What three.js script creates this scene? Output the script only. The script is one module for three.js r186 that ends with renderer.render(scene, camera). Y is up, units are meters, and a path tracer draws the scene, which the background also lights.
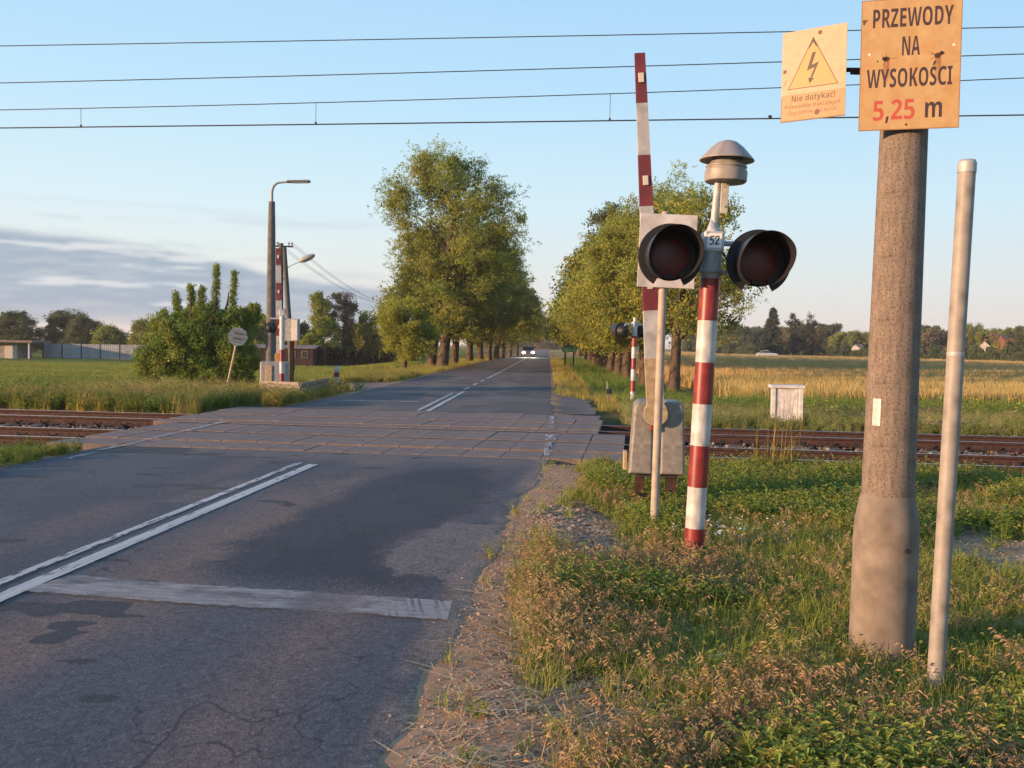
import * as THREE from 'three';
import { mergeGeometries } from 'three/addons/utils/BufferGeometryUtils.js';
import { RoundedBoxGeometry } from 'three/addons/geometries/RoundedBoxGeometry.js';

// ---------------------------------------------------------------- camera, sky, sun, exposure
const scene = new THREE.Scene();
const camera = new THREE.PerspectiveCamera(43.6, 1024 / 768, 0.05, 6000);
camera.position.set(0, 1.65, 0);
camera.rotation.set(-0.0403, 0, 0.017);
const renderer = new THREE.WebGLRenderer({ antialias: true });
renderer.setSize(1024, 768);
renderer.toneMapping = THREE.LinearToneMapping;
const EXPOSURE = 1.75;
renderer.toneMappingExposure = EXPOSURE;
renderer.shadowMap.enabled = true;

const SUN_AZ = 252 * Math.PI / 180, SUN_EL = 8.5 * Math.PI / 180;
const sunDir = new THREE.Vector3(Math.sin(SUN_AZ) * Math.cos(SUN_EL), Math.sin(SUN_EL), -Math.cos(SUN_AZ) * Math.cos(SUN_EL));
const sun = new THREE.DirectionalLight(new THREE.Color().setRGB(1, 0.61, 0.34), 5);
sun.position.copy(sunDir).multiplyScalar(200); sun.target.position.set(0, 0, -20);
sun.castShadow = true; sun.shadow.mapSize.set(4096, 4096);
Object.assign(sun.shadow.camera, { left: -120, right: 120, top: 120, bottom: -120, near: 1, far: 600 });
sun.shadow.radius = 1.2;
scene.add(sun, sun.target);
scene.fog = new THREE.FogExp2(new THREE.Color().setRGB(0.80, 0.78, 0.78), 0.0003);

// ---------------------------------------------------------------- noise and random
function rngOf(seed) { let a = seed >>> 0; return () => { a = (a + 0x6D2B79F5) | 0; let t = Math.imul(a ^ (a >>> 15), 1 | a); t = (t + Math.imul(t ^ (t >>> 7), 61 | t)) ^ t; return ((t ^ (t >>> 14)) >>> 0) / 4294967296; }; }
const HT = new Float32Array(65536); { const r = rngOf(7); for (let i = 0; i < 65536; i++) HT[i] = r(); }
const hash2 = (x, y) => HT[((x & 255) + ((y & 255) << 8)) & 65535];
const sm = (a, b, x) => { const t = Math.min(1, Math.max(0, (x - a) / (b - a))); return t * t * (3 - 2 * t); };
const mix = (a, b, t) => a + (b - a) * t;
const mix3 = (a, b, t) => [mix(a[0], b[0], t), mix(a[1], b[1], t), mix(a[2], b[2], t)];
function vn(x, y, p = 256) {   // value noise with period p
  const xi = Math.floor(x), yi = Math.floor(y), fx = x - xi, fy = y - yi, u = fx * fx * (3 - 2 * fx), v = fy * fy * (3 - 2 * fy);
  const w = (n) => ((n % p) + p) % p, x0 = w(xi), x1 = w(xi + 1), y0 = w(yi), y1 = w(yi + 1);
  return mix(mix(hash2(x0, y0), hash2(x1, y0), u), mix(hash2(x0, y1), hash2(x1, y1), u), v);
}
function fbm(x, y, o = 4, p = 256) { let s = 0, a = 0.5, n = 0; for (let i = 0; i < o; i++) { s += a * vn(x + i * 17, y + i * 31, p); n += a; a *= 0.5; x *= 2; y *= 2; p = Math.min(256, p * 2); } return s / n; }

// ---------------------------------------------------------------- the sky: clear evening air and a bank of layered cloud to the left
const lin = (c) => { c /= 255; return c <= 0.04045 ? c / 12.92 : Math.pow((c + 0.055) / 1.055, 2.4); };
const L3 = (r, g, b) => [lin(r), lin(g), lin(b)];
{
  const K = 1.12 / EXPOSURE, W = 3072, H = 1536, data = new Float32Array(W * H * 4);
  const stops = [[0, L3(228, 211, 203)], [1.5, L3(230, 219, 210)], [4, L3(225, 228, 223)], [8, L3(209, 231, 239)], [14, L3(184, 220, 242)], [22, L3(164, 207, 238)], [40, L3(124, 174, 224)], [90, L3(84, 134, 208)]];
  const glow = [lin(255) * 1.5, lin(196) * 1.35, lin(128) * 1.2];
  for (let j = 0; j < H; j++) {
    const el = ((j + 0.5) / H - 0.5) * 180, e = Math.max(0, el);
    let k = 0; while (k < stops.length - 2 && e > stops[k + 1][0]) k++;
    const base = mix3(stops[k][1], stops[k + 1][1], Math.min(1, (e - stops[k][0]) / (stops[k + 1][0] - stops[k][0])));
    for (let i = 0; i < W; i++) {
      const a = ((i + 0.5) / W - 0.5) * 2 * Math.PI, dx = Math.cos(a), dz = Math.sin(a);
      const az = Math.atan2(dx, -dz) * 180 / Math.PI;                     // clockwise from straight ahead
      const ce = Math.cos(el * Math.PI / 180);
      const toSun = Math.max(0, ce * (dx * sunDir.x + dz * sunDir.z) / Math.cos(SUN_EL));
      let c = mix3(base, glow, 0.75 * Math.pow(toSun, 5) * Math.exp(-e / 14));
      const side = sm(-30, 34, az) * (1 - sm(60, 160, az));                                    // the air is a little deeper blue away from the sunset
      c = [c[0] * (1 - 0.10 * side), c[1] * (1 - 0.055 * side), c[2] * (1 - 0.01 * side)];
      if (el > -1 && el < 14 && az > -150 && az < 40) {
        const wob = fbm((az + 200) * 0.22, el * 0.8 + 7, 4), fine = fbm((az + 200) * 0.16, el * 2.6 + 3, 5), fine2 = fbm((az + 200) * 0.5, el * 6 + 50, 4);
        const top = mix(6.0, 3.5, sm(-32, -5, az)) + (az < -30 ? (fbm(az * 0.05 + 20, 3, 2) - 0.5) * 4 : 0) + (wob - 0.5) * 1.1;
        let d = sm(top + 0.12, top - 0.5, el) * sm(0.3, 1.1, el + (wob - 0.5) * 0.8) * sm(-3.5, -8, az);
        const gap = sm(0.60, 0.72, fine + (fine2 - 0.5) * 0.18);
        const thin = sm(0.58, 0.73, fbm((az + 240) * 0.20, el * 3 + 90, 4)) * sm(8.5, 6, el) * sm(top - 0.3, top + 0.4, el) * 0.22 * sm(4, -6, az);
        const slate = mix3(L3(142, 162, 184), L3(166, 179, 194), sm(0.3, 0.7, fine2)), pale = L3(216, 220, 224);
        let cc = mix3(slate, pale, gap * 0.85); cc = mix3(cc, L3(184, 184, 192), sm(1.8, 0.6, el) * 0.5);
        c = mix3(c, cc, Math.max(d * 0.84, thin));
      }
      const o = (j * W + i) * 4; data[o] = c[0] * K; data[o + 1] = c[1] * K; data[o + 2] = c[2] * K; data[o + 3] = 1;
    }
  }
  const t = new THREE.DataTexture(data, W, H, THREE.RGBAFormat, THREE.FloatType);
  t.mapping = THREE.EquirectangularReflectionMapping; t.magFilter = THREE.LinearFilter; t.needsUpdate = true;
  scene.background = t; scene.environment = t;
}

// ---------------------------------------------------------------- textures
function tex(w, h, fn, srgb = true, rep = 1) {
  const d = new Uint8Array(w * h * 4), c8 = (v) => Math.max(0, Math.min(255, Math.round(v * 255)));
  for (let j = 0; j < h; j++) for (let i = 0; i < w; i++) { const c = fn(i / w, j / h, i, j), o = (j * w + i) * 4; if (typeof c === 'number') d[o] = d[o + 1] = d[o + 2] = c8(c); else { d[o] = c8(c[0]); d[o + 1] = c8(c[1]); d[o + 2] = c8(c[2]); } d[o + 3] = 255; }
  const t = new THREE.DataTexture(d, w, h); t.wrapS = t.wrapT = THREE.RepeatWrapping; t.magFilter = THREE.LinearFilter; t.minFilter = THREE.LinearMipmapLinearFilter;
  if (srgb) t.colorSpace = THREE.SRGBColorSpace; t.repeat.set(rep, rep); t.needsUpdate = true; return t;
}
const toS = (v) => (v <= 0.0031308 ? v * 12.92 : 1.055 * Math.pow(v, 1 / 2.4) - 0.055);
const S3 = (c) => [toS(c[0]), toS(c[1]), toS(c[2])];
const rT = rngOf(99);
const white = new Float32Array(1 << 18).map(() => rT());
const wn = (i, j, p) => white[(((i % p) + p) % p) * 509 + (((j % p) + p) % p) & 262143];
// grey mottle, mean about 0.8, for any painted or stone surface (1 repeat = 1 m unless cloned)
const mottle = tex(512, 512, (u, v, i, j) => 0.72 + 0.30 * fbm(u * 8, v * 8, 5, 8) - 0.06 + 0.10 * (wn(i, j, 512) - 0.5), true, 1);
const grainBump = tex(512, 512, (u, v, i, j) => 0.5 * wn(i, j, 512) + 0.5 * fbm(u * 64, v * 64, 3, 64), false, 1);
const concreteMap = tex(512, 512, (u, v, i, j) => { const pit = sm(0.74, 0.80, fbm(u * 48, v * 48, 2, 48)); const b = 0.72 + 0.20 * (fbm(u * 6, v * 6, 5, 6) - 0.5) + 0.16 * (wn(i, j, 512) - 0.5); return b * (1 - 0.45 * pit); });
const concreteBump = tex(512, 512, (u, v, i, j) => 0.55 + 0.25 * wn(i, j, 512) - 0.55 * sm(0.72, 0.80, fbm(u * 48, v * 48, 2, 48)), false);
const speckleMap = tex(1024, 1024, (u, v, i, j) => { const b = 0.80 + 0.20 * (fbm(u * 5, v * 5, 5, 5) - 0.5) + 0.22 * (fbm(u * 26, v * 2, 4, 26) - 0.5) + 0.12 * (wn(i, j, 509) - 0.5); return b * (1 - 0.42 * sm(0.60, 0.72, fbm(u * 110, v * 90, 2, 128))); });
const rustMap = tex(512, 512, (u, v, i, j) => { const n = fbm(u * 10, v * 10, 5, 10), g = wn(i, j, 512) - 0.5; return S3(mix3([0.028, 0.014, 0.013], [0.062, 0.027, 0.021], sm(0.3, 0.7, n)).map((c) => c * (1 + 0.5 * g))); });
const barkMap = tex(256, 512, (u, v, i, j) => { const n = fbm(u * 14, v * 5, 4, 14); return S3(mix3([0.030, 0.022, 0.016], [0.105, 0.072, 0.048], sm(0.25, 0.75, n)).map((c) => c * (0.85 + 0.3 * wn(i, j, 256)))); });
const barkBump = tex(256, 512, (u, v) => fbm(u * 14, v * 5, 4, 14), false);

function std(c, rough = 0.8, o = {}) { const m = new THREE.MeshStandardMaterial({ roughness: rough, ...o }); m.color.setRGB(...c); return m; }
const bumpOf = (t, s, rep) => { const b = t.clone(); b.repeat.set(rep, rep); b.needsUpdate = true; return { bumpMap: b, bumpScale: s }; };
const mapOf = (t, rep) => { const b = t.clone(); b.repeat.set(rep, rep); b.needsUpdate = true; return b; };
const M = {
  concrete: std([0.33, 0.26, 0.205], 0.95, { map: mapOf(speckleMap, 3), ...bumpOf(speckleMap, 0.0012, 3) }),
  concreteFoot: std([0.30, 0.245, 0.195], 0.95, { map: mapOf(mottle, 1.6), ...bumpOf(concreteBump, 0.0006, 5) }),
  slab: [0, 1, 2, 3].map((k) => std([[0.37, 0.275, 0.23], [0.35, 0.262, 0.222], [0.385, 0.285, 0.235], [0.335, 0.255, 0.22]][k], 0.9, { map: mapOf(concreteMap, 1.3 + k * 0.21), ...bumpOf(concreteBump, 0.002, 1.3 + k * 0.21) })),
  oldConcrete: std([0.33, 0.29, 0.25], 0.95, { map: mapOf(concreteMap, 1.1), ...bumpOf(concreteBump, 0.003, 1.1) }),
  rust: std([1, 1, 1], 0.9, { map: mapOf(rustMap, 2), ...bumpOf(grainBump, 0.002, 4) }),
  railTop: std([0.50, 0.48, 0.47], 0.36, { metalness: 1 }),
  galv: std([0.56, 0.55, 0.52], 0.55, { map: mapOf(mottle, 2), metalness: 0.25, ...bumpOf(grainBump, 0.0006, 3) }),
  greyPaint: std([0.50, 0.49, 0.46], 0.55, { map: mapOf(mottle, 2.3) }),
  boxPaint: std([0.33, 0.305, 0.275], 0.5, { map: mapOf(mottle, 3.1), ...bumpOf(grainBump, 0.0008, 6) }),
  cream: std([0.62, 0.46, 0.27], 0.6, { map: mapOf(mottle, 3) }),
  white: std([0.70, 0.69, 0.675], 0.45, { map: mapOf(mottle, 1.7) }),
  red: std([0.33, 0.035, 0.035], 0.42, { map: mapOf(mottle, 1.9) }),
  armRed: std([0.24, 0.038, 0.045], 0.55, { map: mapOf(mottle, 1.5) }),
  armWhite: std([0.66, 0.65, 0.64], 0.55, { map: mapOf(mottle, 1.3) }),
  black: std([0.012, 0.012, 0.014], 0.6),
  darkMetal: std([0.035, 0.032, 0.03], 0.6),
  lens: (() => { const m = new THREE.MeshPhysicalMaterial({ roughness: 0.4, clearcoat: 0.15, clearcoatRoughness: 0.3 }); m.color.setRGB(0.10, 0.007, 0.009); return m; })(),
  wire: std([0.05, 0.045, 0.045], 0.5, { metalness: 0.5 }),
  reflector: std([0.60, 0.55, 0.42], 0.35),
  rubber: std([0.02, 0.02, 0.02], 0.9),
  glass: std([0.03, 0.035, 0.04], 0.08),
  timber: std([0.20, 0.15, 0.10], 0.9, { map: mapOf(barkMap, 1) }),
  bark: std([1, 1, 1], 0.95, { map: mapOf(barkMap, 1), ...bumpOf(barkBump, 0.02, 1) }),
  silver: std([0.55, 0.57, 0.6], 0.35, { metalness: 0.5 }),
};

// ---------------------------------------------------------------- geometry helpers
const V = (x, y, z) => new THREE.Vector3(x, y, z);
const used = {};
function numbered(n) { const k = used[n] = (used[n] ?? -1) + 1; return k ? `${n}_${String(k).padStart(3, '0')}` : n; }
function boxUV(g) {   // uv in metres from position, by the main direction of each face
  g = g.index ? g.toNonIndexed() : g; const p = g.attributes.position, n = g.attributes.normal, uv = new Float32Array(p.count * 2);
  for (let i = 0; i < p.count; i++) {
    const ax = Math.abs(n.getX(i)), ay = Math.abs(n.getY(i)), az = Math.abs(n.getZ(i));
    if (ay >= ax && ay >= az) { uv[2 * i] = p.getX(i); uv[2 * i + 1] = p.getZ(i); } else if (ax >= az) { uv[2 * i] = p.getZ(i); uv[2 * i + 1] = p.getY(i); } else { uv[2 * i] = p.getX(i); uv[2 * i + 1] = p.getY(i); }
  }
  g.setAttribute('uv', new THREE.BufferAttribute(uv, 2)); return g;
}
const E3 = new THREE.Euler();
function put(g, x = 0, y = 0, z = 0, rx = 0, ry = 0, rz = 0) { g.applyMatrix4(new THREE.Matrix4().makeRotationFromEuler(E3.set(rx, ry, rz))); g.translate(x, y, z); return g; }
function box(w, h, d, x = 0, y = 0, z = 0, r = 0.006, seg = 1) { const rr = Math.min(r, w * 0.45, h * 0.45, d * 0.45); return boxUV(put(rr > 0 ? new RoundedBoxGeometry(w, h, d, seg, rr) : new THREE.BoxGeometry(w, h, d), x, y, z)); }
const flat = (g) => (g.index ? g.toNonIndexed() : g);
function cyl(r0, r1, h, x = 0, y = 0, z = 0, seg = 24, rx = 0, rz = 0, open = false) {   // r0 bottom, r1 top; y is its base when upright
  const g = new THREE.CylinderGeometry(r1, r0, h, seg, 1, open); const uv = g.attributes.uv; for (let i = 0; i < uv.count; i++) uv.setXY(i, uv.getX(i) * 6.283 * Math.max(r0, r1), uv.getY(i) * h);
  g.translate(0, h / 2, 0); return flat(put(g, x, y, z, rx, 0, rz));
}
function lathe(pts, seg = 40) { const g = new THREE.LatheGeometry(pts.map(([r, y]) => new THREE.Vector2(r, y)), seg); const uv = g.attributes.uv, po = g.attributes.position, rm = Math.max(...pts.map((q) => q[0])); for (let i = 0; i < uv.count; i++) uv.setXY(i, uv.getX(i) * 6.283 * rm, po.getY(i) + Math.hypot(po.getX(i), po.getZ(i))); g.rotateY(Math.PI); return flat(g); }
function rod(a, b, r0, r1 = r0, seg = 10) { const d = b.clone().sub(a), l = d.length(); const g = new THREE.CylinderGeometry(r1, r0, l, seg, 1); g.translate(0, l / 2, 0); g.applyQuaternion(new THREE.Quaternion().setFromUnitVectors(V(0, 1, 0), d.normalize())); g.translate(a.x, a.y, a.z); return flat(g); }
function tubeTaper(pts, rads, seg = 8) {   // a tapered limb through points
  const pos = [], uv = [], idx = []; let len = 0; const up = V(0.31, 0.2, 0.93);
  pts.forEach((p, i) => {
    const t = (pts[i + 1] || p).clone().sub(pts[i - 1] || p).normalize(); const a = up.clone().cross(t).normalize(), b = t.clone().cross(a); if (i) len += p.distanceTo(pts[i - 1]);
    for (let k = 0; k <= seg; k++) { const c = Math.cos(k / seg * 6.2832), s = Math.sin(k / seg * 6.2832); pos.push(p.x + (a.x * c + b.x * s) * rads[i], p.y + (a.y * c + b.y * s) * rads[i], p.z + (a.z * c + b.z * s) * rads[i]); uv.push(k / seg, len); }
    if (i) for (let k = 0; k < seg; k++) { const o = (i - 1) * (seg + 1) + k, q = o + seg + 1; idx.push(o, q, o + 1, o + 1, q, q + 1); }
  });
  const g = new THREE.BufferGeometry(); g.setAttribute('position', new THREE.Float32BufferAttribute(pos, 3)); g.setAttribute('uv', new THREE.Float32BufferAttribute(uv, 2)); g.setIndex(idx); g.computeVertexNormals(); return flat(g);
}
function join(list) { const l = list.map(flat); const keep = ['position', 'normal', 'uv']; l.forEach((g) => { for (const k of Object.keys(g.attributes)) if (!keep.includes(k)) g.deleteAttribute(k); g.clearGroups(); }); return l.length > 1 ? mergeGeometries(l) : l[0]; }
function obj(name, geos, mat, parent = scene) {
  const m = new THREE.Mesh(Array.isArray(geos) ? join(geos) : geos, mat); m.castShadow = m.receiveShadow = true;
  m.name = parent === scene ? numbered(name) : name; parent.add(m); return m;
}
function tag(o, label, category, group) { o.userData = { label, category }; if (group) o.userData.group = group; return o; }
function thing(name, label, category, [x, y, z] = [0, 0, 0], turn = 0, group) { const o = new THREE.Group(); o.name = numbered(name); scene.add(o); o.position.set(x, y, z); o.rotation.y = turn; return tag(o, label, category, group); }
function struct(o) { o.userData.kind = 'structure'; return o; }
function stuff(o) { o.userData.kind = 'stuff'; return o; }
function tris() {   // collects loose triangles with colours
  const pos = [], uv = [];
  return { tri(a, b, c) { pos.push(...a, ...b, ...c); uv.push(0, 0, 1, 0, 0, 1); }, quad(a, b, c, d) { this.tri(a, b, c); this.tri(a, c, d); },
    geo() { const g = new THREE.BufferGeometry(); g.setAttribute('position', new THREE.Float32BufferAttribute(pos, 3)); g.setAttribute('uv', new THREE.Float32BufferAttribute(uv, 2)); g.computeVertexNormals(); return g; } };
}
const _m = new THREE.Matrix4(), _q = new THREE.Quaternion(), _p = new THREE.Vector3(), _s = new THREE.Vector3(), _c = new THREE.Color();
function scatter(name, geo, mat, list, parent = scene) {   // list of {x,y,z,s,sy,ry,tx,tz,c}
  const im = new THREE.InstancedMesh(geo, mat, list.length);
  list.forEach((k, i) => { _q.setFromEuler(E3.set(k.tx || 0, k.ry || 0, k.tz || 0, 'YXZ')); im.setMatrixAt(i, _m.compose(_p.set(k.x, k.y, k.z), _q, _s.set(k.s, k.sy ?? k.s, k.s))); if (k.c) im.setColorAt(i, _c.setRGB(...k.c)); });
  E3.order = 'XYZ';
  im.castShadow = im.receiveShadow = true; im.name = parent === scene ? numbered(name) : name; parent.add(im); im.userData.kind = 'stuff'; return im;
}

// ---------------------------------------------------------------- layout: the road and the two tracks
function curve(list) { return (d) => { if (d <= list[0][0]) { const [a, b] = list; return a[1] + (b[1] - a[1]) * (d - a[0]) / (b[0] - a[0]); } let k = 0; while (k < list.length - 2 && d > list[k + 1][0]) k++; const [a, b] = [list[k], list[k + 1]]; return a[1] + (b[1] - a[1]) * (d - a[0]) / (b[0] - a[0]); }; }
const roadR = curve([[0, -0.62], [3.67, -0.42], [5.86, -0.28], [8.5, -0.02], [13.25, 0.50], [16.8, 0.74], [24, 1.04], [29.3, 1.23], [46.5, 1.89], [83, 3.26], [131, 5.05], [400, 15.1]]);
const roadL = curve([[0, -6.9], [6, -6.65], [11.8, -6.36], [17, -6.15], [24, -5.75], [30, -5.2], [51, -4.36], [87, -2.93], [149, -0.55], [400, 8.9]]);
const roadC = curve([[0, -3.65], [6, -3.32], [12.9, -2.76], [22.5, -2.2], [32.6, -1.84], [56.8, -0.80], [95, 0.66], [152, 2.78], [400, 12.0]]);
const TH = -0.1243, CT = Math.cos(TH), ST = -Math.sin(TH);
const sOf = (x, d) => ST * x + CT * d, lxOf = (x, d) => CT * x - ST * d;          // across and along the tracks
const fromTrack = (lx, s) => [CT * lx + ST * s, CT * s - ST * lx];                // back to x, d
const RAILS = [14.95, 16.44, 18.95, 20.38];

// height of the ground
function onRoad(x, d) { return Math.min(x - roadL(d), roadR(d) - x); }             // > 0 on the asphalt
function groundY(x, d) {
  const s = sOf(x, d);
  const r = x - roadR(d), l = roadL(d) - x;
  let y = -0.006 - 0.064 * sm(0.2, 1.4, Math.max(r, l)) + 0.09 * (fbm(x * 0.7 + 40, d * 0.7 + 40, 3) - 0.5) * sm(0.1, 1.2, Math.max(r, l)) + 0.025 * (fbm(x * 3, d * 3, 2) - 0.5) * (0.15 + 0.85 * sm(0, 0.5, Math.max(r, l)));
  y = mix(y, -0.09, sm(0.55, 0.9, onRoad(x, d)));
  const bed = sm(13.3, 14.1, s) * (1 - sm(21.2, 22.1, s)); const lx = lxOf(x, d);
  y = mix(y, -0.27 + 0.03 * (fbm(x * 2, d * 2, 2) - 0.5), bed);
  if (lx > -9.3 && lx < -0.2 && s > 13.7 && s < 23) y = -0.3;
  y -= 0.62 * sm(-9, -16, x) * sm(30, 92, d);                                       // the left-hand field falls away
  y += 0.35 * sm(32, 40, d) * sm(9, 14, x) * 0 ;
  return y;
}
const pathMask = (x, d) => { const s = sOf(x, d); return sm(25.9, 26.3, s) * (1 - sm(27.5, 27.9, s)) * sm(-7.6, -8.4, x); };   // the gravel track on the left
function bare(x, d) {   // 0 grass .. 1 bare soil or gravel on the near right verge
  const r = x - roadR(d), n = fbm(x * 1.7 + 9, d * 1.7 + 3, 4) - 0.5;
  const wd = 0.30 + 0.38 * sm(6.4, 3.4, d) + 0.25 * sm(8, 11, d); let b = 1 - sm(wd * 0.72, wd * 1.2, r + n * 0.3);
  b = Math.max(b, sm(1.0, 0.55, Math.hypot((x - 0.62) / 0.62, (d - 8.9) / 1.9) + n * 0.7));
  b = Math.max(b, sm(1, 0.5, Math.hypot((x - 0.36) / 0.55, (d - 4.4) / 0.55) + n * 0.6) * 0.9);
  b = Math.max(b, sm(1, 0.55, Math.hypot((x - 4.4) / 1.1, (d - 8.2) / 1.3) + n * 0.7));
    return Math.min(1, Math.max(0, b));
}
{ // one ground sheet to the horizon, finer near the camera
  const ax = []; for (let x = -3000; x <= 3000;) { ax.push(x); const a = Math.abs(x + 1); x += a < 11 ? 0.16 : a < 40 ? 0.7 : a < 120 ? 4 : a < 500 ? 40 : 400; }
  const az = []; for (let d = -250; d <= 3000;) { az.push(d); d += d < -24 ? 20 : d < -4 ? 2 : d < 1 ? 0.5 : d < 16 ? 0.16 : d < 32 ? 0.3 : d < 100 ? 1.2 : d < 400 ? 10 : 200; }
  const nx = ax.length, nz = az.length, pos = [], col = [], uv = [], idx = [];
  const soil = [0.56, 0.335, 0.19], gravel = [0.47, 0.29, 0.175], thatch = [0.13, 0.115, 0.040], ballast = [0.060, 0.036, 0.030], lawn = [0.165, 0.195, 0.032], wheat = [0.42, 0.29, 0.12], wheatG = [0.25, 0.225, 0.075];
  for (const d of az) for (const x of ax) {
    pos.push(x, groundY(x, d), -d); uv.push(x, d);
    const s = sOf(x, d), r = x - roadR(d), l = roadL(d) - x; let c = thatch;
    const b = onRoad(x, d) > 0 ? 1 : r > 0 && d < 14.2 ? bare(x, d) : (l > 0 && l < 0.5 ? 0.8 : (r > 0 && r < 0.7 ? 0.7 : 0)); c = mix3(c, mix3(soil, gravel, fbm(x * 3, d * 3, 3)), b);
    c = mix3(c, ballast, sm(13.2, 13.9, s + (fbm(x * 2, d * 2, 2) - 0.5)) * (1 - sm(21.3, 22, s)));
    if (x < -7 && d > 24) c = mix3(c, mix3(lawn, [0.135, 0.150, 0.028], sm(0.35, 0.65, fbm(x * 0.12, d * 0.9, 3))), sm(26.5, 28.5, s));
    c = mix3(c, [0.27, 0.235, 0.20], pathMask(x, d));
    if (x > 7 && d > 26) { const n = fbm(x * 0.035 + 3, d * 0.16 + 5, 4); c = mix3(c, mix3(wheat, wheatG, 0.7 * sm(0.46, 0.62, n)), sm(27.5, 31, s + (fbm(x * 0.5, d * 0.5, 2) - 0.5) * 3)); }
    const n2 = 0.8 + 0.4 * fbm(x * 0.9 + 5, d * 0.9, 3); col.push(c[0] * n2, c[1] * n2, c[2] * n2);
  }
  for (let j = 0; j < nz - 1; j++) for (let i = 0; i < nx - 1; i++) { const a = j * nx + i, b = a + nx; idx.push(a, a + 1, b, a + 1, b + 1, b); }
  const g = new THREE.BufferGeometry(); g.setAttribute('position', new THREE.Float32BufferAttribute(pos, 3)); g.setAttribute('color', new THREE.Float32BufferAttribute(col, 3)); g.setAttribute('uv', new THREE.Float32BufferAttribute(uv, 2)); g.setIndex(idx); g.computeVertexNormals();
  const soilMap = tex(1024, 1024, (u, v, i, j) => 0.90 + 0.26 * (fbm(u * 24, v * 24, 4, 24) - 0.5) + 0.22 * (wn(i, j, 509) - 0.5));
  const soilBump = tex(1024, 1024, (u, v, i, j) => 0.6 * fbm(u * 32, v * 32, 4, 32) + 0.4 * wn(i, j, 509), false);
  soilMap.repeat.set(0.5, 0.5); soilBump.repeat.set(0.5, 0.5);
  struct(obj('ground', g, new THREE.MeshPhysicalMaterial({ vertexColors: true, map: soilMap, bumpMap: soilBump, bumpScale: 0.005, roughness: 1, specularIntensity: 0.1 })));
}

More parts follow.
